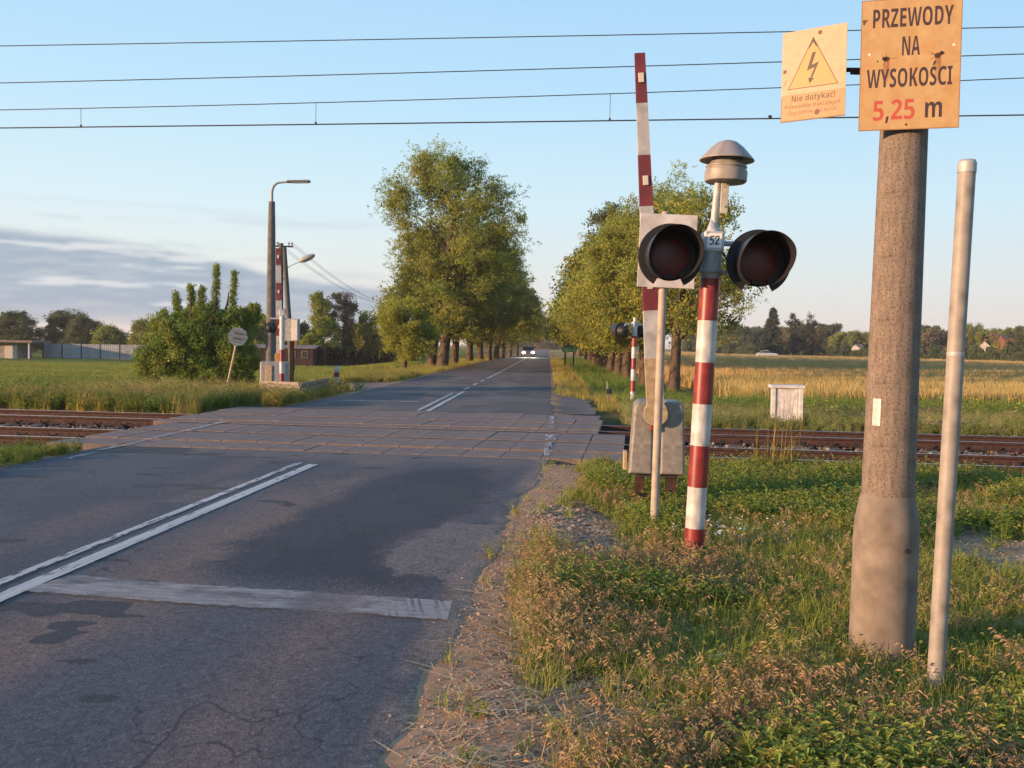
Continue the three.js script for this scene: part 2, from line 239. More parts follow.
// ---------------------------------------------------------------- asphalt
const inPoly = (x, y, p) => { let r = false; for (let i = 0, j = p.length - 1; i < p.length; j = i++) { const [a, b] = p[i], [c, d] = p[j]; if ((b > y) !== (d > y) && x < (c - a) * (y - b) / (d - b) + a) r = !r; } return r; };
const asphaltBump = tex(1024, 1024, (u, v, i, j) => 0.5 * wn(i, j, 509) + 0.5 * fbm(u * 128, v * 128, 2, 128), false);
{
  const darkPatch = [[-2.15, 6.75], [-2.1, 8.9], [-1.75, 11.4], [-1.15, 12.6], [-0.15, 12.9], [-0.28, 10.2], [-0.55, 8.75], [-0.85, 8.2], [-0.8, 6.9], [-0.35, 6.4], [-1.2, 6.45]];
  const lightPatch = [[-0.80, 6.75], [-0.90, 7.4], [-0.72, 8.3], [-0.55, 8.85], [0.02, 8.75], [0.1, 6.95], [-0.18, 6.5], [-0.42, 6.42], [-0.55, 6.8]];
  const smallPatch = [[-3.55, 9.7], [-3.3, 11.4], [-3.05, 11.35], [-3.0, 9.95], [-3.25, 9.65]];
  const X0 = -8, X1 = 2, D0 = -3, D1 = 16;
  const map = tex(2048, 2048, (u, v, i, j) => {
    const x = mix(X0, X1, u), d = mix(D0, D1, v), wx = (fbm(x * 2.2, d * 2.2, 4) - 0.5) * 0.55 + (fbm(x * 11, d * 11, 3) - 0.5) * 0.16, wy = (fbm(x * 2.2 + 60, d * 2.2, 4) - 0.5) * 0.55 + (fbm(x * 11 + 40, d * 11, 3) - 0.5) * 0.16, jx = (wn(i + 91, j, 509) - 0.5) * 0.34, jy = (wn(i, j + 57, 509) - 0.5) * 0.34;
    const n = fbm(x * 0.8 + 3, d * 0.5, 4), g = wn(i, j, 509) - 0.5, ag = fbm(x * 40, d * 40, 2);
    let c = mix3([0.046, 0.050, 0.061], [0.066, 0.066, 0.074], sm(0.3, 0.7, n));
    const lane = (x - roadC(d)), dust = Math.exp(-Math.pow((lane - 0.85 + wx * 0.8) / 0.45, 2)) * 0.95 + Math.exp(-Math.pow((x - roadR(d) + 0.75 + wx * 0.4) / 0.30, 2)) * 0.7 + Math.exp(-Math.pow((lane + 0.75 + wx) / 0.30, 2)) * 0.5;
    c = mix3(c, [0.150, 0.100, 0.078], Math.min(1, dust) * sm(0.22, 0.58, fbm(x * 1.4 + 11, d * 0.45 + 2, 4)) * 0.9);
    if (inPoly(x + wx + jx, d + wy + jy * 1.6, darkPatch)) c = mix3([0.022, 0.024, 0.031], [0.033, 0.034, 0.041], sm(0.35, 0.65, fbm(x * 1.9 + 7, d * 1.1, 4)));
    if (inPoly(x + wx * 0.6 + jx * 0.2, d + wy * 0.6 + jy * 0.3, smallPatch)) c = [0.105, 0.085, 0.076];
    if (inPoly(x + wx * 0.55 + jx * 0.15, d + wy * 0.55 + jy * 0.25, lightPatch)) c = [0.135, 0.110, 0.098];
    const lip = sOf(x, d); if (lip > 12.4) c = mix3(c, [0.115, 0.092, 0.082], sm(12.6, 13.6, lip + wx * 1.5) * 0.85);
    if (lip > 13.0 && x < -4.0 && fbm(x * 1.1, d * 3, 3) > 0.52 + 0.02) c = mix3(c, [0.03, 0.03, 0.033], 0.85);
    // tar blots and cracks
    if (fbm(x * 1.6 + 70, d * 3.1 + 70, 3) > 0.735) c = [0.035, 0.035, 0.037];
    const cr = Math.abs(fbm(x * 0.9 + 20, d * 0.35 + 9, 4) - 0.5); if (cr < 0.0022) c = c.map((q) => q * 0.45);
    const cr2 = Math.abs(fbm(x * 2.1 + 31, d * 1.7 + 3, 4) - 0.5); if (cr2 < 0.0035 && roadR(d) - x < 1.3) c = c.map((q) => q * 0.4);
    if (x > -4) c = mix3(c, [0.27, 0.175, 0.115], 0.85 * sm(0.26, 0.02, roadR(d) - x + wx * 0.35));
    const k = 1 + g * 0.95 + (ag - 0.5) * 0.75 + (white[(i * 7919 + j * 104729) & 262143] > 0.975 ? 1.7 : 0);
    return S3(c.map((q) => q * k));
  });
  map.wrapS = map.wrapT = THREE.ClampToEdgeWrapping;
  function strip(t0, t1, dt, kOf, uvOf, mat, name, cols) {
    const pos = [], uv = [], idx = []; let rows = 0;
    for (let t = t0; t <= t1 + 1e-6; t += dt(t)) {
      for (let c = 0; c <= cols; c++) {
        const f = c === 0 ? 0 : c === cols ? 1 : mix(0.005, 0.995, (c - 1) / (cols - 2)); let x = mix(roadL(t), roadR(t), f); const edge = (c >= cols - 1 ? 1 : c <= 1 ? -1 : 0) * ((fbm(t * 1.3 + (c ? 0 : 50), 5, 4) - 0.5) * 0.22 + (fbm(t * 9, 8, 2) - 0.5) * 0.07); x += t > 13 && t < 25 ? edge * 0.4 : edge;
        const d = t - 0.1253 * x * kOf(t);
        const y = c === 0 || c === cols ? -0.022 : 0.006 * (fbm(x * 0.8, d * 0.5, 2) - 0.5);
        pos.push(x, y, -d); uv.push(...uvOf(x, d));
      }
      if (rows++) for (let c = 0; c < cols; c++) { const o = (rows - 2) * (cols + 1) + c, q = o + cols + 1; idx.push(o, o + 1, q, o + 1, q + 1, q); }
    }
    const g = new THREE.BufferGeometry(); g.setAttribute('position', new THREE.Float32BufferAttribute(pos, 3)); g.setAttribute('uv', new THREE.Float32BufferAttribute(uv, 2)); g.setIndex(idx); g.computeVertexNormals();
    return struct(obj(name, g, mat));
  }
  const bumpUV = asphaltBump.clone(); bumpUV.repeat.set((X1 - X0) / 1.6, (D1 - D0) / 1.6); bumpUV.needsUpdate = true;
  strip(-2.9, 14.02, () => 0.0705, (t) => sm(5, 13.2, t), (x, d) => [(x - X0) / (X1 - X0), (d - D0) / (D1 - D0)], new THREE.MeshStandardMaterial({ map, bumpMap: bumpUV, bumpScale: 0.0012, roughness: 0.82 }), 'road', 44);
  const farMap = tex(1024, 1024, (u, v, i, j) => { const n = fbm(u * 6, v * 8, 5, 8); const st = Math.exp(-Math.pow((u - 0.30) / 0.06, 2)) + Math.exp(-Math.pow((u - 0.72) / 0.06, 2)); let c = mix3([0.068, 0.062, 0.062], [0.105, 0.089, 0.082], sm(0.3, 0.7, n)); c = mix3(c, [0.17, 0.135, 0.11], 0.5 * st * sm(0.35, 0.6, fbm(u * 10 + 3, v * 3, 3, 10))); if (fbm(u * 6 + 9, v * 14 + 4, 3, 6) > 0.68) c = [0.055, 0.054, 0.056]; return S3(c.map((q) => q * (1 + 0.4 * (wn(i, j, 509) - 0.5)))); });
  const fb = asphaltBump.clone(); fb.repeat.set(4, 12); fb.needsUpdate = true;
  strip(23.22, 420, (t) => (t < 40 ? 0.2 : t < 120 ? 1 : 8), (t) => 1 - sm(25, 34, t), (x, d) => [(x - roadL(d)) / (roadR(d) - roadL(d)), d / 24], new THREE.MeshStandardMaterial({ map: farMap, bumpMap: fb, bumpScale: 0.0015, roughness: 0.85 }), 'road', 12);
  // the asphalt aprons of the lanes that join beyond the tracks
  const apron = (pts, y) => { const sh = new THREE.Shape(pts.map(([x, d]) => new THREE.Vector2(x, d))); const g = new THREE.ShapeGeometry(sh); const p = g.attributes.position, uv = g.attributes.uv; for (let i = 0; i < p.count; i++) { const x = p.getX(i), d = p.getY(i); p.setXYZ(i, x, y, -d); uv.setXY(i, x / 7, d / 24); } g.computeVertexNormals(); return g; };
  const n1 = [], n2 = []; for (let d = 23.2; d <= 33; d += 0.4) n1.push([roadR(d) - 0.25, d]); for (let d = 33; d >= 23.2; d -= 0.4) n1.push([roadR(d) + 0.05 + 1.05 * sm(33, 29, d) * sm(22.3, 25, d + 1) + (fbm(d * 1.7, 4, 3) - 0.5) * 0.35, d]);
  struct(obj('pavement_apron', apron(n1, -0.006), new THREE.MeshStandardMaterial({ map: farMap, roughness: 0.9, bumpMap: fb, bumpScale: 0.0015, color: new THREE.Color().setRGB(1, 1, 1) })));
  for (let d = 32.2; d <= 42; d += 0.4) n2.push([roadL(d) + 0.25, d]); for (let d = 42; d >= 32.2; d -= 0.4) n2.push([roadL(d) - 0.1 - 2.4 * sm(42, 38, d) * sm(32, 34, d) + (fbm(d * 1.7, 14, 3) - 0.5) * 0.3, d]);
  struct(obj('pavement_apron', apron(n2, -0.006), new THREE.MeshStandardMaterial({ map: farMap, roughness: 0.9, bumpMap: fb, bumpScale: 0.0015, color: new THREE.Color().setRGB(1.5, 1.25, 1.1) })));
}

// ---------------------------------------------------------------- road markings: thin worn paint sheets
{
  const wear = (seed, thr, streak) => tex(256, 1024, (u, v, i, j) => { const n = fbm(u * 5 + seed, v * 40, 4, 64), e = Math.min(u, 1 - u); const edge = sm(0, 0.08, e + (fbm(u * 10, v * 90 + seed, 3) - 0.5) * 0.12); return edge * (1 - sm(thr, thr + 0.12, n + (streak ? 0.2 * (vn(u * 3, v * 220, 256) - 0.5) : 0))) * (0.86 + 0.14 * wn(i, j, 509)); }, false);
  const paint = (map, c = [0.74, 0.74, 0.72]) => { const m = std(c, 0.7, { map: mapOf(mottle, 1), alphaMap: map, transparent: true }); return m; };
  const solid = wear(3, 0.68, false), thin = wear(40, 0.55, true);
  function line(name, cOf, off, w, d0, d1, mat, step = 0.25, y = 0.0085) {
    const pos = [], uv = [], idx = []; let r = 0; const n = Math.max(2, Math.ceil((d1 - d0) / step));
    for (let k = 0; k <= n; k++) { const d = mix(d0, d1, k / n), x = cOf(d) + off; pos.push(x - w / 2, y, -d, x + w / 2, y, -d); uv.push(0, d / 8, 1, d / 8); if (r++) { const o = (r - 2) * 2; idx.push(o, o + 1, o + 2, o + 1, o + 3, o + 2); } }
    const g = new THREE.BufferGeometry(); g.setAttribute('position', new THREE.Float32BufferAttribute(pos, 3)); g.setAttribute('uv', new THREE.Float32BufferAttribute(uv, 2)); g.setIndex(idx); g.computeVertexNormals(); return struct(obj(name, g, mat));
  }
  const mS = paint(solid), mT = paint(thin);
  line('centre_line', roadC, 0.115, 0.145, -2.5, 12.85, mS);
  line('centre_line', roadC, -0.115, 0.095, -2.5, 13.0, mT);
  line('centre_line', roadC, 0.12, 0.13, 23.4, 33.5, mS);
  line('centre_line', roadC, -0.14, 0.12, 23.6, 32.5, mT);
  for (const [a, b] of [[35, 37], [39, 41], [43, 45], [47, 150], [152, 300]]) line('centre_line', roadC, 0, 0.13, a, b, mS, 1);
  const mE = paint(wear(23, 0.47, true), [0.6, 0.59, 0.57]); line('edge_line', roadL, 0.28, 0.11, 13.0, 13.85, mE);
  line('edge_line', (d) => mix(-6.02, -5.6, (d - 13.9) / 10), 0, 0.11, 13.95, 19.5, mE, 0.25, 0.016);
  { const faint = paint(wear(71, 0.42, true)); line('edge_line', (d) => mix(0.58, 0.94, (d - 15) / 8), 0, 0.12, 14.3, 16.2, faint, 0.25, 0.016); line('edge_line', (d) => mix(0.60, 0.98, (d - 15) / 8), 0, 0.20, 16.7, 17.6, faint, 0.25, 0.016); line('edge_line', (d) => mix(0.60, 0.98, (d - 15) / 8), 0, 0.10, 19.2, 22.2, faint, 0.25, 0.016); }
  const stop = (name, q, al, c) => { const g = new THREE.BufferGeometry(), pos = [], uv = [], idx = []; const N = 20; for (let i = 0; i <= N; i++) { const f = i / N; pos.push(mix(q[0][0], q[1][0], f), 0.0125, -mix(q[0][1], q[1][1], f) + 0.02 * Math.sin(f * 5), mix(q[3][0], q[2][0], f), 0.0125, -mix(q[3][1], q[2][1], f) + 0.02 * Math.sin(f * 5)); uv.push(0, f, 1, f); if (i) { const o = (i - 1) * 2; idx.push(o, o + 2, o + 1, o + 1, o + 2, o + 3); } } g.setAttribute('position', new THREE.Float32BufferAttribute(pos, 3)); g.setAttribute('uv', new THREE.Float32BufferAttribute(uv, 2)); g.setIndex(idx); g.computeVertexNormals(); return struct(obj(name, g, std(c, 0.8, { map: mapOf(mottle, 2), alphaMap: al, transparent: true }))); };
  // worn thin where tyres cross it, scratched at its end near the verge
  const stopWear = tex(256, 1024, (u, v, i, j) => { const e = Math.min(u, 1 - u), n = fbm(u * 5, v * 16, 4), m = fbm(u * 2 + 8, v * 5 + 3, 3); let a = sm(0, 0.07, e + (fbm(u * 9, v * 50, 3) - 0.5) * 0.16) * (0.20 + 0.34 * sm(0.30, 0.60, n * 0.5 + m * 0.5 + 0.16 * (u - 0.4)) + 0.10 * sm(0.5, 0.7, fbm(u * 30, v * 60, 2))); a *= 1 - 0.62 * sm(0.60, 0.68, v + 0.06 * (n - 0.5)) * (1 - sm(0.76, 0.82, v + 0.1 * (n - 0.5))); if (v > 0.86) a = Math.max(a, sm(0, 0.05, e) * 0.62 * sm(0.42, 0.55, vn(u * 1.1 + 9, v * 120 - u * 4, 256))); return a * (0.75 + 0.45 * wn(i, j, 509)); }, false);
  stop('stop_line', [[-3.02, 6.60], [-0.36, 6.06], [-0.36, 5.62], [-3.16, 6.14]], stopWear, [0.66, 0.63, 0.59]);
  stop('stop_line', [[-5.0, 27.4], [-2.6, 27.2], [-2.6, 26.8], [-5.0, 27.0]], stopWear, [0.66, 0.63, 0.59]);
}

// ---------------------------------------------------------------- level crossing deck and tracks
const deck = new THREE.Group(); deck.name = 'crossing_deck'; deck.rotation.y = TH; deck.userData.kind = 'structure'; scene.add(deck);
{
  const r = rngOf(5), rows = [[13.98, 14.85, -0.1], [15.07, 16.34, -0.1], [16.56, 18.04, -0.1], [18.36, 18.84, -0.62], [19.07, 20.27, -0.62], [20.50, 21.64, -0.62], [21.66, 22.92, -0.72]];
  for (const [s0, s1, right] of rows) {
    const geo = [0, 1].map((k) => boxUV(put(new RoundedBoxGeometry(0.591 - k * 0.004, 0.16, s1 - s0 - 0.008, 1, 0.004), 0, -0.08, 0)));
    for (let k = 0; k < 15; k++) { const m = obj('deck_panel', geo[k % 2], M.slab[Math.floor(r() * 4)], deck); m.position.set(right - 0.3 - k * 0.6, 0.006 + (r() - 0.5) * 0.007, -(s0 + s1) / 2); m.rotation.set((r() - 0.5) * 0.005, 0, (r() - 0.5) * 0.006); }
  }
  for (const [a, b] of [[14.857, 14.912], [14.99, 15.063], [16.347, 16.40], [16.48, 16.553], [18.05, 18.35], [18.847, 18.91], [18.99, 19.063], [20.277, 20.34], [20.42, 20.493]]) { const right = a < 18.2 ? -0.1 : -0.62; const low = [14.99, 16.347, 18.99, 20.277].includes(a) ? 0.045 : 0; obj('rubber_seal', [box(9.0, 0.12, b - a, right - 4.5, -0.067 - low, -(a + b) / 2, 0.002)], M.rubber, deck); }
  obj('deck_bed', [box(9.5, 0.04, 9.2, -5.0, -0.19, -18.4, 0)], M.rubber, deck);
}
{
  const railShape = (() => { const s = new THREE.Shape(); const p = [[-0.063, 0], [0.063, 0], [0.063, 0.012], [0.014, 0.03], [0.009, 0.10], [0.030, 0.115], [0.035, 0.13], [0.034, 0.150], [0.026, 0.158], [-0.026, 0.158], [-0.034, 0.150], [-0.035, 0.13], [-0.030, 0.115], [-0.009, 0.10], [-0.014, 0.03], [-0.063, 0.012]]; p.forEach(([x, y], i) => (i ? s.lineTo(x, y) : s.moveTo(x, y))); s.closePath(); return s; })();
  const LEN = 76, railGeo = boxUV(new THREE.ExtrudeGeometry(railShape, { depth: LEN, bevelEnabled: false, steps: 8 })); railGeo.rotateY(Math.PI / 2); railGeo.translate(-LEN / 2, 0, 0);
  const topGeo = boxUV(put(new THREE.BoxGeometry(LEN, 0.003, 0.05), 0, 0.1595, 0));
  const sleeperGeo = box(0.25, 0.2, 2.5, 0, -0.1, 0, 0.02), r = rngOf(11);
  const clip = [box(0.09, 0.035, 0.05, 0, 0.02, 0.085, 0.006), box(0.09, 0.035, 0.05, 0, 0.02, -0.085, 0.006), cyl(0.018, 0.016, 0.07, 0, 0.01, 0.09, 6), cyl(0.018, 0.016, 0.07, 0, 0.01, -0.09, 6), box(0.20, 0.02, 0.34, 0, -0.004, 0, 0.004)];
  const clipGeo = join(clip);
  [[RAILS[0], RAILS[1], 'nearer of the two rusty railway tracks, with polished rail heads', -0.1], [RAILS[2], RAILS[3], 'farther of the two rusty railway tracks, beside the grassy verge', -0.6]].forEach(([a, b, label, right]) => {
    const t = thing('railway_track', label, 'railway track', [0, 0, 0], TH, 'railway tracks over the crossing'); t.position.y = -0.172;
    for (const s of [a, b]) { const rl = obj('rail', railGeo, M.rust, t); rl.position.z = -s; obj('running_surface', topGeo, M.railTop, rl); }
    const clips = [];
    for (let lx = -34; lx < 34; lx += 0.6) { if (lx > right - 9.2 && lx < right + 0.1) continue; const sl = obj('sleeper', sleeperGeo, r() < 0.8 ? M.oldConcreteRust || (M.oldConcreteRust = std([0.20, 0.145, 0.115], 0.95, { map: mapOf(concreteMap, 1.1), ...bumpOf(concreteBump, 0.003, 1.1) })) : M.oldConcrete, t); sl.position.set(lx, -0.016, -(a + b) / 2); for (const s of [a, b]) clips.push({ x: lx, y: 0.0, z: -s, s: 1, ry: 0 }); }
    const im = scatter('rail_fasteners', clipGeo, M.rust, clips, t); im.userData.label = 'rusty bolts and clips holding the rails';
  });
}
// ---------------------------------------------------------------- stones: ballast and gravel
function stoneGeo(seed, flatness = 0.7) { const r = rngOf(seed), g = new THREE.IcosahedronGeometry(0.5, 0), p = g.attributes.position, map = new Map(); for (let i = 0; i < p.count; i++) { const k = `${p.getX(i).toFixed(2)},${p.getY(i).toFixed(2)},${p.getZ(i).toFixed(2)}`; if (!map.has(k)) map.set(k, 0.65 + 0.6 * r()); const m = map.get(k); p.setXYZ(i, p.getX(i) * m, p.getY(i) * m * flatness, p.getZ(i) * m); } g.computeVertexNormals(); return g; }
{
  const r = rngOf(21), A = [], B = [];
  const colB = () => { const k = r(); return k < 0.5 ? [0.075 * (0.7 + r() * 0.8), 0.045 * (0.8 + r() * 0.5), 0.034] : k < 0.9 ? [0.10 + r() * 0.04, 0.075 + r() * 0.02, 0.064] : [0.27, 0.23, 0.20]; };
  for (let i = 0; i < 26000; i++) { const lx = (r() - 0.5) * 46, s = 13.55 + r() * 8.2; if (lx > -9.7 && lx < 0) continue; const [x, d] = fromTrack(lx, s); (r() < 0.5 ? A : B).push({ x, y: -0.235 + 0.05 * r() - 0.06 * sm(14.1, 13.5, s), z: -d, s: 0.045 + r() * 0.05, ry: r() * 6, tx: r() * 3, c: colB() }); }
  const m = std([1, 1, 1], 0.95);
  scatter('ballast_stones', stoneGeo(1), m, A); scatter('ballast_stones', stoneGeo(2), m, B);
  const C = [], D = [];
  for (let i = 0; i < 26000; i++) {
    const d = 2.2 + Math.pow(r(), 1.3) * 12, x = roadR(d) - 0.15 + r() * 1.5; const b = bare(x, d); if (r() > b) continue;
    const heap = sm(1, 0.4, Math.hypot((x - 0.62) / 0.55, (d - 8.9) / 1.6)); const sz = (0.0035 + 0.012 * Math.pow(r(), 4)) * (1 + heap * 1.5); const k = r();
    const y = (onRoad(x, d) > 0.0 ? 0.002 : groundY(x, d)) + sz * 0.2; if (onRoad(x, d) > 0.02 && r() < 0.93) continue;
    (k < 0.5 ? C : D).push({ x, y, z: -d, s: sz * 1.6, ry: r() * 6, tx: r() * 0.6, c: k < 0.12 ? [0.44, 0.33, 0.25] : k < 0.7 ? [0.34, 0.24, 0.175] : [0.24, 0.15, 0.11] });
  }
  for (let i = 0; i < 2500; i++) { const d = 7 + r() * 2.6, x = 3.3 + r() * 2.4; if (r() > bare(x, d)) continue; C.push({ x, y: groundY(x, d) + 0.003, z: -d, s: 0.012 + 0.03 * Math.pow(r(), 3), ry: r() * 6, c: [0.33, 0.27, 0.22] }); }
  for (let i = 0; i < 3500; i++) { const s = 26 + r() * 1.8, lx = -11 - r() * 30, [x, d] = fromTrack(lx, s); C.push({ x, y: groundY(x, d), z: -d, s: 0.02 + 0.04 * r(), ry: r() * 6, c: [0.32, 0.28, 0.24] }); }
  scatter('gravel', stoneGeo(3, 0.6), m, C); scatter('gravel', stoneGeo(4, 0.6), m, D);
}

// ---------------------------------------------------------------- overhead wires, their sag as a parabola through three heights
const wireYs = [];
{
  const quad = ([[a, p], [b, q], [c, r]]) => (x) => p * (x - b) * (x - c) / ((a - b) * (a - c)) + q * (x - a) * (x - c) / ((b - a) * (b - c)) + r * (x - a) * (x - b) / ((c - a) * (c - b));
  const list = [
    ['topmost overhead wire crossing the sky', 15.7, [[-11.05, 6.71], [-2.06, 6.661], [5.82, 6.634]], 0.009],
    ['second overhead wire from the top of the sky', 15.7, [[-11.06, 6.072], [-2.05, 6.131], [5.83, 6.227]], 0.009],
    ['third overhead wire from the top, with short droppers hanging below', 19.7, [[-13.88, 6.614], [-2.56, 6.726], [7.33, 6.938]], 0.0105],
    ['lowest and thickest overhead wire, carried by the droppers', 19.7, [[-13.88, 6.223], [-2.55, 6.22], [7.36, 6.235]], 0.015],
  ].map(([label, s, p, rad]) => {
    const f = quad(p), pts = []; for (let lx = -40; lx <= 36; lx += 2) { const [x, d] = fromTrack(lx, s); pts.push(V(x, f(lx), -d)); }
    const o = obj('overhead_wire', tubeTaper(pts, pts.map(() => rad), 6), M.wire); tag(o, label, 'wire', 'overhead wires along the tracks'); return { o, f };
  });
  for (const lx of [-30, -24.5, -18, -11.98, -6.71, -0.56, 5.4, 11, 17]) { const [x, d] = fromTrack(lx, 19.7), a = list[3].f(lx), b = list[2].f(lx); obj('dropper', [rod(V(x, a, -d), V(x, b, -d), 0.006, 0.006, 5), box(0.04, 0.06, 0.03, x, a + 0.02, -d, 0.004)], M.wire, list[2].o); }
  { const [x, d] = fromTrack(2.6, 19.7); obj('wire_clamp', [box(0.07, 0.07, 0.04, x, list[3].f(2.6) + 0.03, -d, 0.01)], M.wire, list[3].o); }
}

// ---------------------------------------------------------------- the concrete pole, its two signs and the steel tube on the right
function printed(w, h, draw) { const c = document.createElement('canvas'); c.width = w; c.height = h; draw(c.getContext('2d'), w, h); const t = new THREE.CanvasTexture(c); t.colorSpace = THREE.SRGBColorSpace; t.magFilter = THREE.LinearFilter; return t; }
function plate(w, h, t, map, rough = 0.5) {   // a sheet sign: front printed, edges and back plain
  const front = new THREE.PlaneGeometry(w, h); front.translate(0, 0, t / 2 + 0.0012); return { front, back: box(w, h, t, 0, 0, 0, 0.0015), mat: std([1, 1, 1], rough, { map }) };
}
{
  const p = thing('concrete_pole', 'thick speckled concrete pole on a wider concrete foot, carrying the yellow signs', 'pole', [2.046, -0.06, -5.2]); p.rotation.z = -0.011;
  obj('shaft', lathe([[0.138, 0.66], [0.1365, 1.0], [0.127, 2.2], [0.115, 3.6], [0.095, 7.2], [0.08, 7.24], [0, 7.25]], 48), M.concrete, p);
  const foot = obj('foot', lathe([[0.170, 0], [0.170, 0.74], [0.164, 0.80], [0.145, 0.915], [0.1385, 0.935]], 48), M.concreteFoot, p);
  obj('drain_hole', [cyl(0.013, 0.013, 0.03, 0.05, 0.66, 0.155, 14, Math.PI / 2)], M.black, foot);
  const st = obj('white_sticker', new THREE.CylinderGeometry(0.1362, 0.1372, 0.145, 12, 1, true, -0.72, 0.36), M.white, p); st.position.y = 1.385; st.rotation.y = -0.42;
  obj('sign_bracket', [box(0.26, 0.03, 0.012, -0.17, 3.20, 0.0, 0.003), cyl(0.125, 0.125, 0.035, 0, 3.155, 0, 32), box(0.06, 0.05, 0.05, -0.05, 3.17, 0.11, 0.004)], M.rust, p);

  const ragged = rngOf(3);
  const big = printed(1024, 1340, (g, w, h) => {
    g.fillStyle = 'rgb(176,144,100)'; g.fillRect(0, 0, w, h);
    for (let i = 0; i < 2600; i++) { const x = ragged() * w, y = ragged() * h, r = 8 + ragged() * 60; g.fillStyle = ragged() < 0.5 ? `rgba(170,112,48,${0.02 + 0.03 * ragged()})` : `rgba(216,186,134,${0.02 + 0.03 * ragged()})`; g.beginPath(); g.ellipse(x, y, r, r * (0.6 + ragged()), 0, 0, 7); g.fill(); }
    for (const [x, y] of [[268, 610], [790, 600]]) { for (let k = 0; k < 90; k++) { g.fillStyle = `rgba(120,62,24,${0.03 + 0.05 * ragged()})`; g.fillRect(x - 30 + ragged() * 60, y, 3 + ragged() * 8, 60 + ragged() * 240); } g.strokeStyle = 'rgba(74,44,22,0.55)'; g.lineWidth = 6; for (let k = 0; k < 5; k++) { const a = ragged() * 6.28, l = 40 + ragged() * 80; g.beginPath(); g.moveTo(x, y); g.lineTo(x + Math.cos(a) * l, y + Math.sin(a) * l * 0.7); g.stroke(); } g.fillStyle = 'rgb(70,42,22)'; g.beginPath(); g.ellipse(x, y, 34, 26, 0, 0, 7); g.fill(); }
    g.fillStyle = 'rgba(90,60,30,0.9)'; g.beginPath(); g.moveTo(10, 200); g.lineTo(70, 196); g.lineTo(28, 262); g.fill();
    g.textAlign = 'center'; g.textBaseline = 'alphabetic';
    const word = (t, x, y, size, sx, col) => { g.save(); g.translate(x, y); g.scale(sx, 1); g.fillStyle = col; g.font = `bold ${size}px sans-serif`; g.fillText(t, 0, 0); g.restore(); };
    const fit = (t, x0, x1, y, cap, col) => { g.font = `bold 100px sans-serif`; const wd = g.measureText(t).width, size = cap / 0.72; word(t, (x0 + x1) / 2 * w, y * h, size, (x1 - x0) * w / (wd * size / 100), col); };
    const ink = 'rgb(64,48,48)', redInk = 'rgb(176,78,58)'; fit('PRZEWODY', 0.105, 0.915, 0.215, 192, ink); fit('NA', 0.405, 0.595, 0.435, 196, ink); fit('WYSOKOŚCI', 0.07, 0.925, 0.672, 190, ink);
    fit('5', 0.135, 0.26, 0.925, 205, redInk); fit(',', 0.262, 0.315, 0.92, 205, ink); fit('25', 0.315, 0.57, 0.92, 205, redInk); fit('m', 0.645, 0.845, 0.915, 205, ink);
    g.fillStyle = 'rgb(66,44,30)'; for (const [x, y, r] of [[490, 1290, 13], [180, 630, 10]]) { g.beginPath(); g.arc(x, y, r, 0, 7); g.fill(); } g.fillStyle = 'rgb(250,240,225)'; for (const [x, y] of [[92, 556], [946, 500]]) { g.beginPath(); g.arc(x, y, 13, 0, 7); g.fill(); }
    g.strokeStyle = 'rgba(120,74,34,0.55)'; g.lineWidth = 14; g.strokeRect(2, 2, w - 4, h - 4);
  });
  const s1 = thing('height_sign', 'large yellow wire height sign on the concrete pole', 'sign', [2.038, 3.145, -5.05], -0.235); s1.rotation.z = 0.004;
  const P1 = plate(0.49, 0.675, 0.004, big, 0.55); obj('sheet', P1.back, M.galv, s1); obj('face', P1.front, P1.mat, s1);
  obj('screw', [cyl(0.009, 0.009, 0.006, -0.128, 0.032, 0.002, 10, Math.PI / 2), ], M.rust, s1); obj('screw', [cyl(0.009, 0.009, 0.006, 0.150, 0.047, 0.002, 10, Math.PI / 2)], M.rust, s1);

  const small = printed(768, 1080, (g, w, h) => {
    g.fillStyle = 'rgb(182,150,124)'; g.fillRect(0, 0, w, h); g.fillStyle = 'rgb(158,122,84)'; g.fillRect(0, h * 0.70, w, h * 0.30);
    for (let i = 0; i < 1500; i++) { const x = ragged() * w, y = ragged() * h, r = 8 + ragged() * 40; g.fillStyle = ragged() < 0.5 ? 'rgba(170,110,50,0.03)' : 'rgba(214,184,146,0.03)'; g.beginPath(); g.arc(x, y, r, 0, 7); g.fill(); }
    g.lineJoin = 'miter'; g.beginPath(); g.moveTo(372, 110); g.lineTo(675, 690); g.lineTo(84, 690); g.closePath(); g.fillStyle = 'rgb(186,142,86)'; g.fill(); g.strokeStyle = 'rgb(78,50,28)'; g.lineWidth = 11; g.stroke();
    g.fillStyle = 'rgb(44,30,22)'; g.beginPath(); g.moveTo(372, 96); g.lineTo(438, 232); g.lineTo(404, 214); g.lineTo(372, 160); g.lineTo(340, 214); g.lineTo(308, 240); g.closePath(); g.fill();
    g.fillStyle = 'rgb(52,34,22)'; g.beginPath(); g.moveTo(366, 284); g.lineTo(410, 280); g.lineTo(362, 432); g.lineTo(448, 400); g.lineTo(372, 590); g.lineTo(398, 592); g.lineTo(340, 650); g.lineTo(322, 578); g.lineTo(348, 584); g.lineTo(396, 462); g.lineTo(304, 494); g.closePath(); g.fill();
    g.textAlign = 'center'; const word = (t, x, y, size, sx, wgt, col) => { g.save(); g.translate(x, y); g.scale(sx, 1); g.font = `${wgt} ${size}px sans-serif`; g.fillStyle = col; g.fillText(t, 0, 0); g.restore(); };
